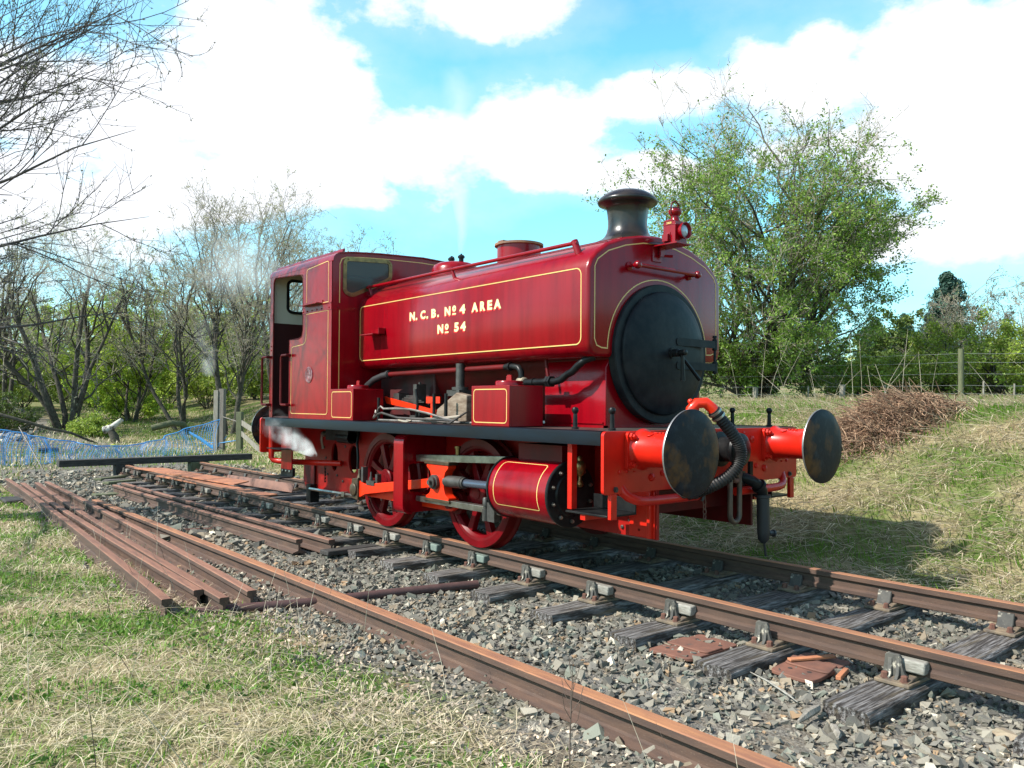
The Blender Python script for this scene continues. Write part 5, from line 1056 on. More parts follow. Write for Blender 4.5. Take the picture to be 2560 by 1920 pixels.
bare_tree(330, 36, 'slender grey tree between the multi stemmed tree and the double trunked tree', 3, 7.4, 3.0, .10, 5000)
bare_tree(455, 33, 'dark double trunked tree leaning apart, left of the tall gate post', 3, 8.6, 3.0, .13, 6000, spread=.5, low=-.6)
bare_tree(575, 31, 'curved dark trunked tree rising behind the tall gate post', 2, 10.0, 3.4, .15, 9000, ((.30, .29, .12), (.38, .36, .18)), limbs=46, kids=(6, 5, 4), lean=(-.10, .05), zc=.62)
bare_tree(700, 38, 'tall pale budding tree showing over the cab roof on the left', 3, 10.4, 3.4, .14, 8000)
bare_tree(880, 42, 'low rounded budding tree over the cab roof beside the dome', 4, 9.4, 4.0, .13, 10000, ((.28, .29, .11), (.36, .34, .17)), .06, zc=.5, limbs=50)
bare_tree(640, 47, 'farther faint grey tree filling the gap left of the cab', 3, 10.0, 4.0, .14, 5000)

# near tree whose limbs reach in from the left
def near_tree():
    bx, by = -10.2, -7.3; bz = float(gh(bx, by)); root = thing('overhanging_tree', 'near tree with long bare budding branches reaching in from the top left', 'tree', (bx, by, bz))
    rd = np.array([.64, .77, 0.]); fd_ = np.array([-.767, .641, 0.])
    trunk = polyl(np.array([[bx, by, bz-.1]]), np.array([[.05, .05, 1.]]), np.array([8.5]), 10, .04, .05); TR = np.linspace(.17, .05, 10)[None]
    S0, D, Ln, R0 = [], [], [], []
    for zf, el, az, ln in ((.30, .10, .1, 5.6), (.30, .07, -.22, 5.9), (.34, .12, .3, 5.6), (.35, .10, -.05, 6.3), (.38, .14, .05, 6.0), (.42, .22, -.3, 5.6), (.46, .30, .25, 5.8), (.5, .36, 0, 6.2), (.54, .50, .3, 5.4), (.60, .60, -.2, 5.2), (.66, .75, .1, 4.8), (.36, .2, 1.2, 5.0), (.45, .3, -1.2, 5), (.55, .5, 1.9, 4.6), (.6, .4, 3.0, 4.6), (.4, .2, 2.5, 4.6), (.52, .42, .7, 5.4), (.62, .5, .9, 5.0), (.44, .26, -.1, 6.2), (.48, .34, -.15, 6.2), (.52, .44, -.1, 6.0), (.57, .55, .05, 5.8), (.7, .8, .5, 4.4), (.8, .9, .3, 3.8), (.9, 1.2, 0, 3.4)):
        i = zf*9; j = int(i); p = trunk[0, j]*(1-(i-j))+trunk[0, min(j+1, 9)]*(i-j); S0.append(p); dv = rd*math.cos(az)+fd_*math.sin(az); D.append(dv*math.cos(el)+np.array([0, 0, math.sin(el)])); Ln.append(ln); R0.append(.052*(1.2-zf*.6))
    L_ = [dict(n=9, wob=.09, up=.025, kids=13, t0=.22, ang=.5, ratio=(.22, .42), tip=.05, k=6, rmin=.007),
          dict(n=6, wob=.13, up=.05, kids=6, t0=.15, ang=.55, ratio=(.35, .6), tip=.3, k=4, rmin=.0045),
          dict(n=5, wob=.14, up=.06, kids=2, t0=.1, ang=.6, ratio=(.4, .6), tip=.5, k=3, rmin=.003),
          dict(n=4, wob=.15, up=.06, k=3, tip=.6)]
    pr = grow(S0, D, Ln, R0, L_)
    emit('trunk', [(trunk, TR, 12), pr[0]], BARKN, root); emit('branches', pr[1:], BARKN, root)
    C = twigpoints(pr, 17000, .1, .012, 3); leafobj('buds', C, .015, root, (.14, .14, .11), (.26, .26, .15), 2.6)
near_tree()

# hawthorn on the bank
etree(1885, 22, 'large spreading hawthorn tree with fresh green leaves, right of the chimney', 'hawthorn_tree', 'tree', 8.7, 4.2, .42, 11, 150, (6, 5, 3), 56000, .042, ((.09, .17, .025), (.27, .40, .065)), clump=3, jit=.05, srad=.12, lrad=.04, sparse=1.0, stemh=.5, spread=.7, t0=.03, low=-1.0)
G1 = ((.20, .29, .035), (.38, .46, .08)); G2 = ((.06, .10, .02), (.14, .19, .035)); G3 = ((.30, .42, .04), (.46, .58, .07))
hd = 'hedge bushes behind the wire fence'
def bush(px, d, label, H, Rr, leaves, lsize, c, name='hedge_bush', cat='bush', group=hd, limbs=30, kids=(4, 3, 3), **kw): return etree(px, d, label, name, cat, H, Rr, .38, 7, limbs, kids, leaves, lsize, c, clump=3, jit=.06, group=group, srad=.03, lrad=.02, stemh=.4, spread=.8, t0=.02, low=-.8, **kw)
for k, (px, d, H, Rr, lab) in enumerate([(2520, 21.5, 2.4, 1.9, 'leafy hedge bush behind the fence at the right edge'), (2380, 23, 2.2, 1.8, 'hedge bush directly behind the tall fence post'), (2250, 24, 1.6, 1.6, 'low hedge bush between the hawthorn tree and the tall fence post'), (2680, 21, 2.8, 1.9, 'hedge bush just beyond the right edge of the picture'), (2130, 23.5, 1.4, 1.5, 'low bush at the right foot of the large hawthorn tree')]):
    bush(px, d, lab, H, Rr, 5200, .045, G1)
bare_tree(2440, 23.5, 'thin twiggy budding tree rising above the hedge at the right', 6, 3.9, 1.4, .03, 2600, ((.16, .20, .07), (.26, .27, .12)), .04, 26, (5, 5, 3), 'twiggy trees above the hedge', 'twiggy_tree', bark=BARKG, lrad=.014, tw=.005)
bare_tree(2570, 22.5, 'second thin twiggy tree above the hedge, at the right edge', 5, 3.5, 1.3, .03, 2200, ((.16, .20, .07), (.26, .27, .12)), .04, 24, (5, 5, 3), 'twiggy trees above the hedge', 'twiggy_tree', bark=BARKG, lrad=.014, tw=.005)
# distant pines
PINE = mat('blue_green_pine_needles', (.03, .06, .045), .7, attr='tone')
def pine(px, d, H, label, w=.32):
    x, y, z = at(px, d); root = thing('pine_tree', label, 'tree', (x, y, z), 'distant pine trees'); b = MB(); b.tube([(x, y, z), (x+.1, y, z+H*.5), (x, y, z+H*.96)], .2, 6, rs=[.2, .14, .04]); b.obj('trunk', BARK, root)
    N_ = 130; t = rng.uniform(.15, 1, N_); a = rng.uniform(0, 6.28, N_); ln = H*w*(1.05-t)**.9*rng.uniform(.5, 1.15, N_); ln = ln*1.25; S0 = np.stack([np.full(N_, x), np.full(N_, y), z+H*t*.95], 1); D = np.stack([np.cos(a), np.sin(a), rng.uniform(.05, .5, N_)], 1)
    pr = grow(S0, D, ln, np.full(N_, .04), [dict(n=5, wob=.08, up=.04, kids=9, t0=.25, ang=.7, ratio=(.25, .4), k=3, rmin=.012), dict(n=3, wob=.1, up=.05, k=3)])
    emit('branches', pr, BARK, root)
    C = twigpoints(pr, 3600, .1, .04, 2); C = np.repeat(C, 4, 0)+rng.normal(0, .10, (len(C)*4, 3))
    V, Q = leafquads(C, .10, 3.0); col = np.array([.028, .065, .045])*rng.uniform(.6, 1.9, (len(C), 1)); fast('foliage', V, None, PINE, np.repeat(col, 4, 0), quads=Q, parent=root)
pine(2262, 62, 4.6, 'small pointed dark pine between the hawthorn tree and the larger pine'); pine(2370, 58, 7.4, 'larger rounded dark pine left of the twiggy hedge tree', .38); pine(2190, 66, 4.6, 'pine partly hidden behind the right side of the hawthorn', .36); pine(2325, 64, 4.8, 'pine in the shadow between the two clearer pines', .34)
bush(2300, 52, 'dark round bush at the foot of the distant pines', 4.2, 3.8, 3500, .13, G2, 'round_bush', 'bush', None, twigs=False)
# green shrubs and understorey on the left
ug = 'green shrubs under the budding trees'
for k, (px, d, H, Rr, c, lab) in enumerate([(60, 42, 4.6, 3.2, G1, 'green shrub behind the trees at the left edge'), (235, 44, 4.8, 3.0, G3, 'bright green shrub behind the multi stemmed tree'), (330, 37, 3.6, 2.4, G3, 'bright yellow green shrub low between two trees'), (420, 46, 5.4, 3.4, G1, 'tall green shrub behind the double trunked tree'), (520, 42, 4.4, 2.8, G1, 'green shrub behind the tall gate post'), (640, 44, 4.8, 3.2, G1, 'green shrub beside the rear of the cab'), (-80, 38, 4.2, 3.0, G1, 'green shrub just outside the left edge'), (150, 50, 5.6, 3.6, G1, 'far green shrub above the stony patch'), (300, 54, 6.4, 4.4, G1, 'farthest broad green shrub in the centre of the left woodland'), (560, 54, 6.0, 4.2, G1, 'far green shrub left of the cab'), (0, 30, 1.6, 1.3, G2, 'low dark green bramble at the left edge'), (225, 29.5, .8, .9, G1, 'low leafy shrub at the foot of the multi stemmed tree')]):
    bush(px, d, lab, H*(1.35 if H > 2 else 1), Rr, 4800 if H > 2 else 2000, .085 if d > 34 else .055, c, 'green_shrub', 'shrub', ug, 32, (4, 3, 3), twigs=(d < 45))
# a far wood closing the view, too dense to tell trunks apart
def farwood():
    C = []
    for k in range(190):
        px = rng.uniform(-900, 1500); d = rng.uniform(58, 85); P = at(px, d); H = rng.uniform(3.5, 6.0); Rr = rng.uniform(2.0, 3.6); n = 230; v = unit(rng.normal(0, 1, (n, 3)))*rng.uniform(.6, 1, (n, 1)); C.append(np.array(P)+np.array([0, 0, H*.45])+v*np.array([Rr, Rr, H*.55])+rng.normal(0, .25, (n, 3)))
    for k in range(120):
        px = rng.uniform(1500, 3400); d = rng.uniform(70, 110); P = at(px, d); H = rng.uniform(2.5, 4.5); Rr = rng.uniform(2.0, 4.0); n = 200; v = unit(rng.normal(0, 1, (n, 3)))*rng.uniform(.6, 1, (n, 1)); C.append(np.array(P)+np.array([0, 0, H*.4])+v*np.array([Rr, Rr, H*.5])+rng.normal(0, .25, (n, 3)))
    C = np.concatenate(C); o = leafobj('far_woodland', C, .42, None, (.18, .25, .05), (.36, .40, .13), 1.3); o['kind'] = 'stuff'
farwood()

# ================================================================== GRASS
GRASS = mat('grass_blades', (0, 0, 0), .6, attr='tone', trans=.25, spec=.25)
def blades(name, x, y, hgt, wid, lean, colf, curve=.5, seed_dir=None):
    n = len(x); z = gh(x, y)-.01; a = rng.uniform(0, 6.28, n) if seed_dir is None else seed_dir+rng.normal(0, .6, n); dx, dy = np.cos(a), np.sin(a); px_, py_ = -dy, dx
    L1 = hgt*.55; l1 = lean; l2 = lean+curve*rng.uniform(.3, 1.2, n)
    mxp = x+dx*L1*np.sin(l1); my = y+dy*L1*np.sin(l1); mz = z+L1*np.cos(l1); tx = mxp+dx*hgt*.5*np.sin(l2); ty = my+dy*hgt*.5*np.sin(l2); tz = np.maximum(mz+hgt*.5*np.cos(l2), gh(tx, ty)+.005)
    w = wid/2
    V = np.stack([np.stack([x, y, z], 1), np.stack([mxp+px_*w, my+py_*w, mz], 1), np.stack([tx, ty, tz], 1), np.stack([mxp-px_*w, my-py_*w, mz], 1)], 1).reshape(-1, 3)
    Q = np.arange(n*4).reshape(-1, 4); T = None
    o = fast(name, V, T, GRASS, np.repeat(colf, 4, 0), quads=Q); o['kind'] = 'stuff'; return o
def mixcol(n, f, green=((.09, .20, .018), (.22, .38, .05)), straw=((.46, .37, .22), (.80, .70, .50))):
    g_ = rng.random((n, 1)); s_ = rng.random(n) < f; G_ = np.array(green[0])*(1-g_)+np.array(green[1])*g_; S_ = np.array(straw[0])*(1-g_)+np.array(straw[1])*g_; return np.where(s_[:, None], S_, G_)
def accept(x, y, k=6.0): d = np.hypot(x-CAM[0], y-CAM[1]); return np.clip((k/np.maximum(d, .1))**1.4, 0, 1)
def strawness(x, y): return np.clip(.50+.42*wob(x*1.6+3, y*1.6, 2.2)+.80*wob(x*1.1, y*.8+7, 6)+.75*wob(x+4, y*.9, 12), .10, .96)
# left foreground
n = 430000; x = rng.uniform(-16, 5.2, n); y = rng.uniform(-9.5, -2.55, n)
edge = -2.66-.26*wob(x, y, 3)-.10*sm((x+1.5)/4.5); k = (rng.random(n) < accept(x, y, 5.0)) & (rng.random(n) < sm((edge-y)/.55+.05)); x, y = x[k], y[k]; n = len(x)
st = strawness(x, y)+.45*sm((x+.5)/2.5)*sm((y+4.3)/1.0)
iss = rng.random(n) < st
col = mixcol(n, 0)*1.0; cs = mixcol(n, 1.0); col = np.where(iss[:, None], cs, col)
dd = np.hypot(x-CAM[0], y-CAM[1])
blades('meadow_grass', x, y, np.where(iss, rng.uniform(.06, .20, n), rng.uniform(.03, .08, n)), np.where(iss, rng.uniform(.002, .0042, n), rng.uniform(.003, .006, n))*np.clip(dd/5, 1, 2.6)*1.15, np.where(iss, rng.uniform(.9, 1.6, n), rng.uniform(.0, 1.0, n)), col)
# bank on the far side
n = 560000; x = rng.uniform(-30, 9, n); y = 1.45+rng.random(n)**.9*15; tf = y-(1.55+np.maximum(0, -x-6)*.16)
k = (rng.random(n) < accept(x, y, 8.5)) & (tf > 0) & (rng.random(n) < sm(tf/.35+.2)); x, y = x[k], y[k]; n = len(x)
st = np.clip(strawness(x, y)*1.25-.10, .06, .95); iss = rng.random(n) < st; dd = np.hypot(x-CAM[0], y-CAM[1])
col = np.where(iss[:, None], mixcol(n, 1.0), mixcol(n, 0, ((.10, .22, .02), (.24, .40, .055))))
blades('bank_grass', x, y, np.where(iss, rng.uniform(.12, .40, n), rng.uniform(.06, .15, n)), np.where(iss, rng.uniform(.004, .008, n), rng.uniform(.005, .010, n))*np.clip(dd/9, 1, 3)*1.2, np.where(iss, rng.uniform(.8, 1.55, n), rng.uniform(.1, 1.0, n)), col, .6, seed_dir=-1.9)
# grass beyond the rail ends
n = 90000; x = rng.uniform(-48, -14.3, n); y = rng.uniform(-14, 9, n); k = (rng.random(n) < .75) & ~((x > -16.8) & (y > -2.4) & (y < 2.2) & (rng.random(n) < .93)) & ~((np.abs(y+3-(-x-27)*.25) < 2.4) & (x < -27)); x, y = x[k], y[k]; n = len(x)
gf = np.clip(.45+.8*wob(x, y, 1.4)-.25*sm((-x-27)/5), .04, .9); iss = rng.random(n) < gf
blades('meadow_grass', x, y, rng.uniform(.08, .24, n), rng.uniform(.012, .028, n), rng.uniform(.2, 1.2, n), np.where(iss[:, None], mixcol(n, 1.0), mixcol(n, 0, ((.08, .16, .02), (.17, .28, .04)))))
# leaf litter and dead leaves at the edge of the stones
n = 9000; x = rng.uniform(-3.5, 4.2, n); y = rng.normal(-2.95, .34, n); k = y < -2.5; x, y = x[k], y[k]; C = np.stack([x, y, gh(x, y)+rng.uniform(.0, .035, len(x))], 1)
V, Q = leafquads(C, .015, 1.9, .6); colr = np.array([.34, .27, .20])*rng.uniform(.35, 1.7, (len(C), 1)); o = fast('leaf_litter', V, None, mat('dry_leaves', (0, 0, 0), .8, attr='tone'), np.repeat(colr, 4, 0), quads=Q); o['kind'] = 'stuff'
# broad green weeds low in the turf
n = 9000; x = rng.uniform(-6, 4.5, n); y = rng.uniform(-6.5, -3.0, n); k = (strawness(x, y) < .52) & (rng.random(n) < accept(x, y, 4)); x, y = x[k], y[k]; C = np.stack([x, y, gh(x, y)+rng.uniform(.01, .04, len(x))], 1); C = np.repeat(C, 3, 0)+rng.normal(0, .012, (len(C)*3, 3))*np.array([1, 1, .4])
V, Q = leafquads(C, .020, 1.4, 1.0); colr = np.array([.075, .17, .022])*rng.uniform(.5, 1.5, (len(C), 1)); o = fast('low_weeds', V, None, LEAF, np.repeat(colr, 4, 0), quads=Q); o['kind'] = 'stuff'
# tall dead stalks
def stalks(name, pts, label, group, m_):
    for (x, y, h_, lx, ly, r) in pts:
        z = float(gh(x, y)); b = MB(); b.tube([(x, y, z-.02), (x+lx*.3, y+ly*.3, z+h_*.4), (x+lx*.7, y+ly*.7, z+h_*.75), (x+lx, y+ly, z+h_)], r, 5, rs=[r, r*.8, r*.6, r*.3]); tag(b.obj(name, m_, None), label, 'stalk', group)
STALK = mat('bleached_stalk', (.52, .46, .36), .8, var=(.35, .29, .2), vscale=9); STALKD = mat('dark_dead_stem', (.10, .07, .055), .8)
P_ = []
for k in range(90):
    x = rng.uniform(-9, 2.6); y = rng.uniform(-4.6, -2.7); P_.append((x, y, rng.uniform(.18, .6), rng.normal(0, .14), rng.normal(0, .14), .0020))
def bundle(name, P, label, m_):
    b = MB()
    for (x, y, h_, lx, ly, r) in P:
        z = float(gh(x, y)); b.tube([(x, y, z-.02), (x+lx*.3, y+ly*.3, z+h_*.4), (x+lx*.7, y+ly*.7, z+h_*.75), (x+lx, y+ly, z+h_)], r, 4, rs=[r, r*.85, r*.6, r*.4], cap=False)
    o = b.obj(name, m_, None); o['kind'] = 'stuff'; return o
bundle('dead_grass_stems', P_[:60], '', STALK); bundle('dead_grass_stems', P_[60:], '', STALKD)
P_ = []
for k in range(75):
    x = rng.uniform(-14, 5); y = rng.uniform(2.4, 13); P_.append((x, y, rng.uniform(.1, .9), rng.normal(-.1, .35), rng.normal(-.1, .3), .0035))
bundle('dead_grass_stems', P_, '', STALK)
stalks('long_stalk', [(.95, -4.62, .03, -1.05, .62, .006)], 'longest pale dry stalk lying across the grass at the bottom left', None, STALK)
stalks('long_stalk', [(1.0, -4.66, .03, -.75, .42, .005)], 'shorter pale stalk beside the longest one at the bottom left', None, STALK)
def twigplant(x, y, h_, label):
    z = float(gh(x, y)); b = MB(); b.tube([(x, y, z-.02), (x+.005, y, z+h_*.45), (x+.02, y, z+h_)], .0035, 5, rs=[.0035, .003, .0012])
    for k in range(11):
        t = .45+.5*k/11; a = k*2.4; l_ = .10*(1.3-t); q = (x+.015*t, y, z+h_*t); b.tube([q, (q[0]+math.cos(a)*l_*.5, q[1]+math.sin(a)*l_*.5, q[2]+l_*.7), (q[0]+math.cos(a)*l_*.7, q[1]+math.sin(a)*l_*.7, q[2]+l_*1.5)], .0014, 4)
    tag(b.obj('dead_plant', STALKD, None), label, 'dead plant')
twigplant(1.50, -2.98, .52, 'thin dark branching dead plant standing in front of the foreground rail')
# long combed strands of dead grass
def thatch(name, X, Y, lo, hi, rad, dirn, dsd, c0, c1, up=.35):
    n = len(X); a = rng.normal(dirn, dsd, n) if dirn is not None else rng.uniform(0, 6.28, n); Ln = rng.uniform(lo, hi, n); D = np.stack([np.cos(a), np.sin(a), rng.uniform(0, up, n)], 1); P = polyl(np.stack([X, Y, gh(X, Y)+.02], 1), D, Ln, 4, .13, -.07)
    P[:, :, 2] = np.maximum(P[:, :, 2], gh(P[:, :, 0], P[:, :, 1])+.012+rng.uniform(0, .03, (n, 1))); Rr = np.full((n, 4), rad)*np.array([1, 1, .8, .3]); v, q = tubes(P, Rr, 3); f = rng.random((n, 1)); col = (np.array(c0)*(1-f)+np.array(c1)*f)*rng.uniform(.7, 1.15, (n, 1))
    o = fast(name, v, None, GRASS, np.repeat(col, 12, 0), quads=q); o['kind'] = 'stuff'
n = 15000; x = rng.uniform(-9, 8, n); y = 1.9+rng.random(n)*9; k = (rng.random(n) < accept(x, y, 9)) & (y > 1.9+np.maximum(0, -x-6)*.16) & (rng.random(n) < strawness(x*.9, y)+.15); thatch('bank_thatch', x[k], y[k], .22, .60, .0032, -1.9, .75, (.40, .31, .20), (.68, .58, .42))
n = 5200; x = rng.uniform(-6, 4.6, n); y = rng.uniform(-6.5, -2.9, n); k = (rng.random(n) < accept(x, y, 5)) & (rng.random(n) < strawness(x, y)+.1); thatch('meadow_thatch', x[k], y[k], .10, .34, .0016, None, 1, (.46, .37, .24), (.74, .64, .46), .5)
P_ = []
for k in range(15):
    q_ = at(rng.uniform(1880, 2330), rng.uniform(13, 17.5)); P_.append((q_[0], q_[1], rng.uniform(.45, 1.45), rng.normal(.1, .35), rng.normal(.1, .35), .004))
bundle('dead_grass_stems', P_, '', STALK)
# dead bracken heap
def heap(cx, cy, rx, ry, hh_, n, name, label, c0, c1, rot=.7, lmax=.26):
    u = rng.normal(0, .42, (n, 2)); u = u[(np.hypot(u[:, 0], u[:, 1]) < 1)]; n = len(u); X = cx+(u[:, 0]*rx*math.cos(rot)-u[:, 1]*ry*math.sin(rot)); Y = cy+(u[:, 0]*rx*math.sin(rot)+u[:, 1]*ry*math.cos(rot)); rr_ = np.hypot(u[:, 0], u[:, 1]); Z = gh(X, Y)+hh_*(1-rr_**2)*rng.uniform(.1, 1.05, n)*(.8+.5*wob(X*3, Y*3, 4))
    a = rng.normal(-1.9, .7, n); Ln = rng.uniform(.06, lmax, n); S0 = np.stack([X, Y, Z], 1); D = np.stack([np.cos(a), np.sin(a), rng.normal(-.25, .35, n)], 1); P = polyl(S0, D, Ln, 4, .28, -.04); Rr = np.full((n, 4), .0055)*np.array([1, .9, .8, .4])
    v, q = tubes(P, Rr, 3); f = rng.random((n, 1)); col = np.array(c0)*(1-f)+np.array(c1)*f
    o = fast(name, v, None, mat(name+'_strands', (0, 0, 0), .85, attr='tone'), np.repeat(col*rng.uniform(.6, 1.3, (n, 1)), 12, 0), quads=q); tag(o, label, 'bracken'); return o
heap(-1.10, 5.45, 1.25, .66, .36, 5600, 'bracken_heap', 'heap of rust brown dead bracken on the grass bank beside the far buffer', (.14, .070, .042), (.46, .30, .19), 1.25, .42)
heap(-1.0, 6.5, 1.4, .5, .12, 1500, 'straw_drift', 'drift of pale dry stalks lying above the brown bracken heap', (.36, .28, .18), (.55, .46, .33))

# ================================================================== FENCES, NETTING, POSTS
fx0 = np.array(at(2402, 18.5)); fdir = unit(np.array(at(2560, 18.9))-np.array(at(2000, 20.0))); fdir[2] = 0
fence = thing('wire_fence', 'wire stock fence with one tall round post on top of the right bank', 'fence', tuple(fx0))
b = MB(); b.tube([(fx0[0], fx0[1], fx0[2]-.1), (fx0[0]+.01, fx0[1], fx0[2]+1.17)], .062, 10); b.obj('post', MOSSW, fence)
for px, d, h_, r in ((2105, 19.8, .42, .07), (2212, 19.5, .42, .02), (2458, 18.4, .40, .022), (1888, 20.8, .40, .07), (2535, 18.2, .35, .02), (2020, 20.1, .38, .02)):
    p_ = at(px, d); b = MB(); b.tube([(p_[0], p_[1], p_[2]-.1), (p_[0]+.01, p_[1], p_[2]+h_)], r, 8); b.obj('stake', GREYW, fence)
for hgt in (1.06, .86, .60, .33, .14):
    b = MB(); P = []
    for px, d in ((1800, 21.2), (2000, 20.2), (2200, 19.5), (2402, 18.5), (2520, 18.2), (2700, 17.7)):
        p_ = at(px, d); P.append((p_[0], p_[1], fx0[2]+hgt+(.0 if px == 2402 else -.02)))
    b.tube(P, .0036, 4); b.obj('wire', WIRE, fence)
# gate posts by the netting
gp = at(550, 25.5); b = MB(); R1 = Matrix.Rotation(.7, 3, 'Z')
root = thing('gate_post', 'tall silvery grey double timber post standing behind the blue netting', 'post', gp)
for dx, w_, h_ in ((-.085, .15, 1.95), (.085, .17, 2.0)):
    c = Vector(gp)+Vector((RT[0]*dx, RT[1]*dx, 0)); b = MB(); b.box(c+Vector((-w_/2, -.08, -.1)), c+Vector((w_/2, .08, h_)), rot=R1); b.obj('timber', GREYW if dx < 0 else mat('darker_grey_timber', (.20, .175, .15), .9, var=(.12, .10, .085), vscale=7, vstretch=(6, 6, .6), bump=.005), root, bevel=.008)  # right-hand timber is a darker grey than the left
p2_ = at(601, 25); root = thing('fence_post', 'short mossy fence post with two sloping boards beside the rear buffer', 'post', p2_)
c = Vector(p2_); b = MB(); b.box(c+Vector((-.09, -.08, -.1)), c+Vector((.09, .08, 1.28)), rot=R1); b.obj('timber', MOSSW, root, bevel=.015)
for z0, z1_ in ((.98, .52), (.66, .02)):
    e = Vector(at(660, 24.2)); b = MB(); a = c+Vector((0, 0, z0)); q = Vector((e.x, e.y, e.z+z1_)); d = q-a; s_ = Vector((-FW[0], -FW[1], 0))*.02
    b.add([a+s_-Vector((0, 0, .085)), q+s_-Vector((0, 0, .085)), q+s_+Vector((0, 0, .085)), a+s_+Vector((0, 0, .085)), a-s_-Vector((0, 0, .085)), q-s_-Vector((0, 0, .085)), q-s_+Vector((0, 0, .085)), a-s_+Vector((0, 0, .085))], [(0,1,2,3),(7,6,5,4),(0,4,5,1),(1,5,6,2),(2,6,7,3),(3,7,4,0)]); b.obj('board', GREYW, root)
b = MB(); b.tube([Vector(gp)+Vector((0, 0, 1.15)), c+Vector((0, 0, .95))], .012, 5); b.obj('wire', IRON, root)
# blue netting
def netting():
    root = thing('safety_netting', 'sagging blue plastic mesh netting strung beyond the black timber', 'netting', at(280, 21.5))
    ctrl = [(-90, 19.0, .98), (0, 19.3, .86), (70, 19.8, .76), (150, 20.5, .58), (230, 21.2, .40), (320, 22.0, .36), (400, 23.0, .50), (470, 24.0, .75), (545, 25.2, 1.02)]
    px = np.array([c_[0] for c_ in ctrl]); dd_ = np.array([c_[1] for c_ in ctrl]); hh_ = np.array([c_[2] for c_ in ctrl]); n = 100; q = np.linspace(-90, 545, n); D_ = np.interp(q, px, dd_); H_ = np.interp(q, px, hh_)
    base = np.array([at(a, d_) for a, d_ in zip(q, D_)]); base[:, :2] += np.stack([.05*np.sin(q*.13), .05*np.cos(q*.11)], 1); m_ = 14; b = MB(); G_ = np.zeros((n, m_, 3))
    for i in range(n):
        for j in range(m_):
            f = j/(m_-1); G_[i, j] = base[i]+np.array([.06*math.sin(i*.7+j*.5)*f, .10*math.sin(i*.23+j*.3)*f, H_[i]*(f**(1.0 if q[i] > 150 else .7))+.01])
    for i in range(n): b.tube([G_[i, j] for j in range(m_)], .0065, 4, cap=False)
    b.obj('upright_strand', BLUEN, root, smooth=None, kind='stuff')
    b = MB()
    for j in range(m_): b.tube([G_[i, j] for i in range(n)], .0035, 4, cap=False)
    b.obj('cross_strand', BLUEN, root, smooth=None, kind='stuff')
    for nm_, j in (('top_cord', m_-1), ('bottom_cord', 0)):
        b = MB(); b.tube([G_[i, j] for i in range(n)], .016, 5, cap=False); b.obj(nm_, BLUEN, root, smooth=None)
    b = MB(); c_ = Vector(gp); l_ = -Vector((RT[0], RT[1], 0))
    P = [c_+l_*.95+Vector((0, 0, .62)), c_+l_*.6+Vector((0, 0, .42)), c_+l_*.3+Vector((0, 0, .2)), c_+l_*.05+Vector((0, 0, .08))]; b.tube(P, .05, 8, rs=[.03, .05, .045, .08])
    for k in range(10):
        t = Vector(P[3])+Vector((rng.uniform(-.12, .12), rng.uniform(-.12, .12), rng.uniform(-.05, .25))); b.tube([t, t+Vector((rng.normal(0, .2), rng.normal(0, .2), rng.normal(.05, .1)))], .014, 4)
    b.obj('gathered_end', BLUEN, root)
    b = MB(); a = Vector(at(50, 19.2)); e = Vector(at(112, 18.6)); b.tube([a+Vector((0, 0, .95)), e], .012, 5); b.obj('leaning_stake', IRON, root)
netting()
# fallen wood
def logpiece(name, pts, rs, label, cat, m_, k=9):
    b = MB(); b.tube(pts, rs[0], k, rs=rs); return tag(b.obj(name, m_, None, smooth=50), label, cat)
g0 = Vector(at(283, 28)); r_ = Vector((RT[0], RT[1], 0))
logpiece('broken_log', [g0+r_*-.28+Vector((0, 0, .42)), g0+r_*.0+Vector((0, 0, .52)), g0+r_*.33+Vector((0, 0, .80))], [.14, .12, .07], 'pale broken birch log resting tilted on a stump', 'log', BIRCH)
logpiece('stump', [g0+r_*.12+Vector((0, 0, -.1)), g0+r_*.08+Vector((0, 0, .2)), g0+r_*-.06+Vector((0, 0, .40))], [.17, .15, .12], 'short brown stump under the pale birch log', 'stump', BARK)
p = lambda px, d, z: Vector(at(px, d))+Vector((0, 0, z))
logpiece('fallen_branch', [p(-60, 26, 1.15), p(0, 26, .98), p(70, 26.3, .74), p(130, 26.6, .52), p(180, 27, .38), p(225, 27.3, .12), p(245, 27.5, .02)], [.06, .058, .055, .05, .045, .04, .02], 'long fallen branch sloping down across the left edge in front of the trees', 'branch', BARK)
logpiece('fallen_branch', [p(-40, 26, .30), p(20, 26.2, .42), p(60, 26.3, .5), p(85, 26.4, .72)], [.03, .03, .028, .02], 'thin side limb under the long fallen branch', 'branch', BARK)
logpiece('mossy_log', [p(380, 31, .25), p(430, 31.3, .45), p(460, 31.6, .40), p(475, 32, .05)], [.12, .13, .11, .10], 'arched mossy log at the foot of the double trunked tree', 'log', MOSSW)
logpiece('mossy_log', [p(100, 24, .1), p(150, 24.3, .12)], [.09, .07], 'dark log lying behind the blue netting', 'log', BARK)
b = MB(); b.lathe([(0, 0), (.10, .0), (.11, .05), (.08, .1), (0, .12)], tuple(at(286, 26.5)), (0, 0, 1), 12); tag(b.obj('moss_tuft', mat('bright_yellow_moss', (.35, .38, .03), .9, bump=.01), None), 'small bright yellow moss covered stone left of the netting dip', 'stone')
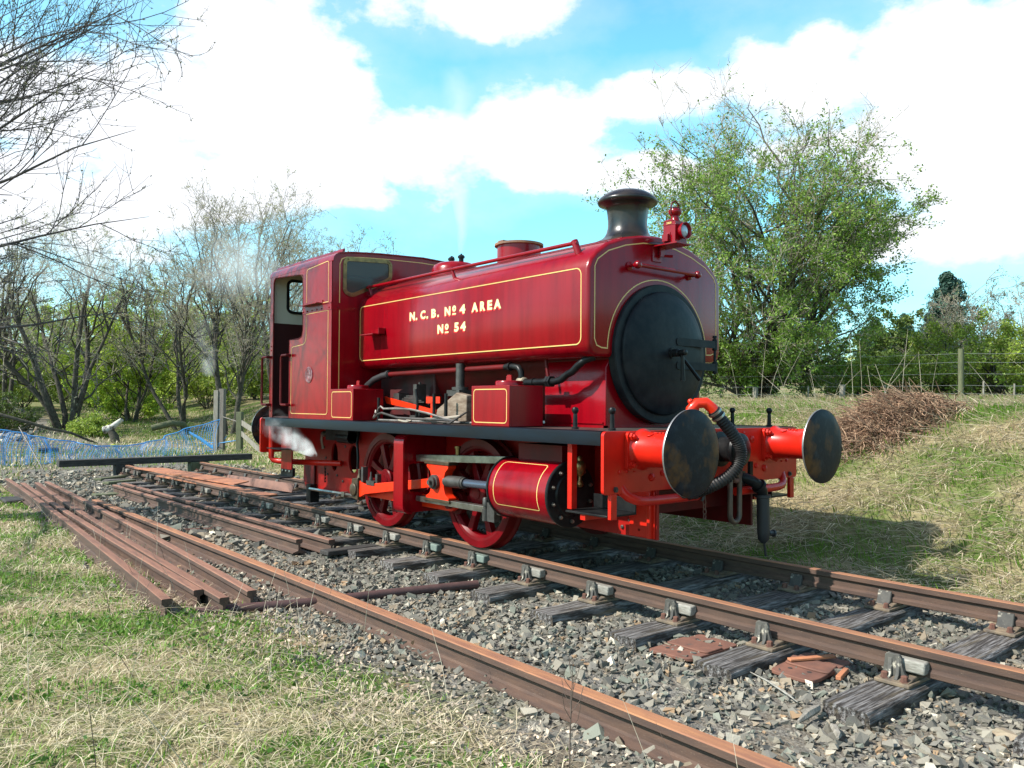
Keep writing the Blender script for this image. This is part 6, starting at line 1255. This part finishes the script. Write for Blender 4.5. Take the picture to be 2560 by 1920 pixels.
# pale tufts of dry grass beyond the far rail
for k, (x, y) in enumerate([(-13.2, 2.3), (-12.2, 2.7), (-11.2, 2.5), (-10, 2.8), (-9, 2.6)]):
    heap(x, y, .75, .45, .10, 380, 'dry_grass_tuft', ['flattened dry yellow grass tuft nearest the black stop timber', 'second dry grass tuft from the stop timber, beyond the far rail', 'middle dry grass tuft in the row beyond the far rail', 'dry grass tuft next to the one nearest the locomotive', 'dry yellow grass tuft beyond the far rail, nearest the locomotive steps'][k], (.36, .29, .13), (.55, .48, .28), .1)['group'] = 'dry grass tufts beyond the far rail'

# ================================================================== STEAM
def steam(name, label, pts, rs, dens, seed, nscale=2.5, thr=.42):
    b = MB(); b.tube(pts, rs[0], 14, rs=rs); m_ = bpy.data.materials.new(name+'_vapour'); m_.use_nodes = True; t = m_.node_tree; t.nodes.clear(); o_ = t.nodes.new('ShaderNodeOutputMaterial'); v = t.nodes.new('ShaderNodeVolumePrincipled'); t.links.new(v.outputs[0], o_.inputs['Volume'])
    v.inputs['Color'].default_value = (1, 1, 1, 1); v.inputs['Anisotropy'].default_value = -.1
    co = t.nodes.new('ShaderNodeTexCoord'); nz = t.nodes.new('ShaderNodeTexNoise'); nz.inputs['Scale'].default_value = nscale; nz.inputs['Detail'].default_value = 4; nz.inputs['Distortion'].default_value = .6; t.links.new(co.outputs['Object'], nz.inputs[0])
    # density falls off towards the skin of the plume: distance from its axis
    A = Vector(pts[0]); Bv = Vector(pts[-1]); ax = (Bv-A); Ln = ax.length; ax = ax/Ln
    sub = t.nodes.new('ShaderNodeVectorMath'); sub.operation = 'SUBTRACT'; t.links.new(co.outputs['Object'], sub.inputs[0]); sub.inputs[1].default_value = tuple(A)
    dt = t.nodes.new('ShaderNodeVectorMath'); dt.operation = 'DOT_PRODUCT'; t.links.new(sub.outputs[0], dt.inputs[0]); dt.inputs[1].default_value = tuple(ax)
    ln = t.nodes.new('ShaderNodeVectorMath'); ln.operation = 'LENGTH'; t.links.new(sub.outputs[0], ln.inputs[0])
    s = dt.outputs['Value']; r2 = mnode('SUBTRACT', mnode('MULTIPLY', ln.outputs['Value'], ln.outputs['Value'], tree=t), mnode('MULTIPLY', s, s, tree=t), tree=t); rad_ = mnode('SQRT', mnode('MAXIMUM', r2, 0.0, tree=t), tree=t)
    f = mnode('DIVIDE', s, Ln, tree=t, clamp=True); r0, r1 = rs[1], rs[-2]; rloc = mnode('ADD', r0*.9, mnode('MULTIPLY', f, (r1-r0)*.9, tree=t), tree=t)
    core = mnode('SUBTRACT', 1.0, mnode('DIVIDE', rad_, rloc, tree=t), tree=t, clamp=True)
    endf = mnode('MULTIPLY', mnode('SUBTRACT', 1.0, f, tree=t), 1.6, tree=t, clamp=True); endf = mnode('POWER', endf, 1.3, tree=t)
    nn = mnode('MULTIPLY', mnode('SUBTRACT', nz.outputs[0], thr, tree=t), 5.0, tree=t, clamp=True)
    dn = mnode('MULTIPLY', mnode('MULTIPLY', mnode('POWER', core, 1.2, tree=t), nn, tree=t), mnode('MULTIPLY', endf, dens, tree=t), tree=t); t.links.new(dn, v.inputs['Density'])
    o = tag(b.obj(name, m_, None, smooth=None), label, 'steam'); return o
steam('steam_jet', 'white puff of steam blowing back from the injector pipe below the cab', [(-4.62, -1.12, .70), (-4.80, -1.14, .78), (-5.1, -1.16, .92), (-5.4, -1.18, 1.0), (-5.7, -1.2, 1.08)], [.03, .09, .18, .24, .28, ], 30, 1, 7, .40)
steam('steam_plume', 'faint plume of steam rising from the safety valves on the dome', [(-3.36, 0, 2.98), (-3.38, .02, 3.4), (-3.42, .05, 3.9), (-3.50, .08, 4.7), (-3.62, .1, 5.7)], [.04, .09, .20, .34, .46], 4.5, 2, 2.6, .42)
W1 = [np.array(at(*q_, z=0))+np.array([0, 0, z_]) for q_, z_ in (((520, 21), 2.0), ((520, 21.2), 2.6), ((510, 21.4), 3.2), ((500, 21.6), 3.8))]
steam('steam_wisp', 'thin white wisp of steam drifting in the trees behind the gate post', [tuple(w) for w in W1], [.15, .30, .40, .3], 1.3, 3, 2.0, .4)
W2 = [np.array(at(*q_, z=0))+np.array([0, 0, z_]) for q_, z_ in (((690, 24), 5.0), ((610, 24.5), 5.3), ((520, 25), 5.9), ((430, 25.5), 6.4))]
steam('steam_wisp', 'pale wisp of steam before the tree tops left of the cab roof', [tuple(w) for w in W2], [.4, 1.3, 1.7, .8], .55, 4, 1.2, .4)
W3 = [np.array(at(*q_, z=0))+np.array([0, 0, z_]) for q_, z_ in (((330, 26), 5.6), ((240, 26.5), 6.0), ((130, 27), 6.6), ((40, 27.5), 7.0))]
steam('steam_wisp', 'broad pale wisp of steam before the trees at the upper left', [tuple(w) for w in W3], [.6, 1.6, 1.9, 1.0], .5, 5, .9, .4)
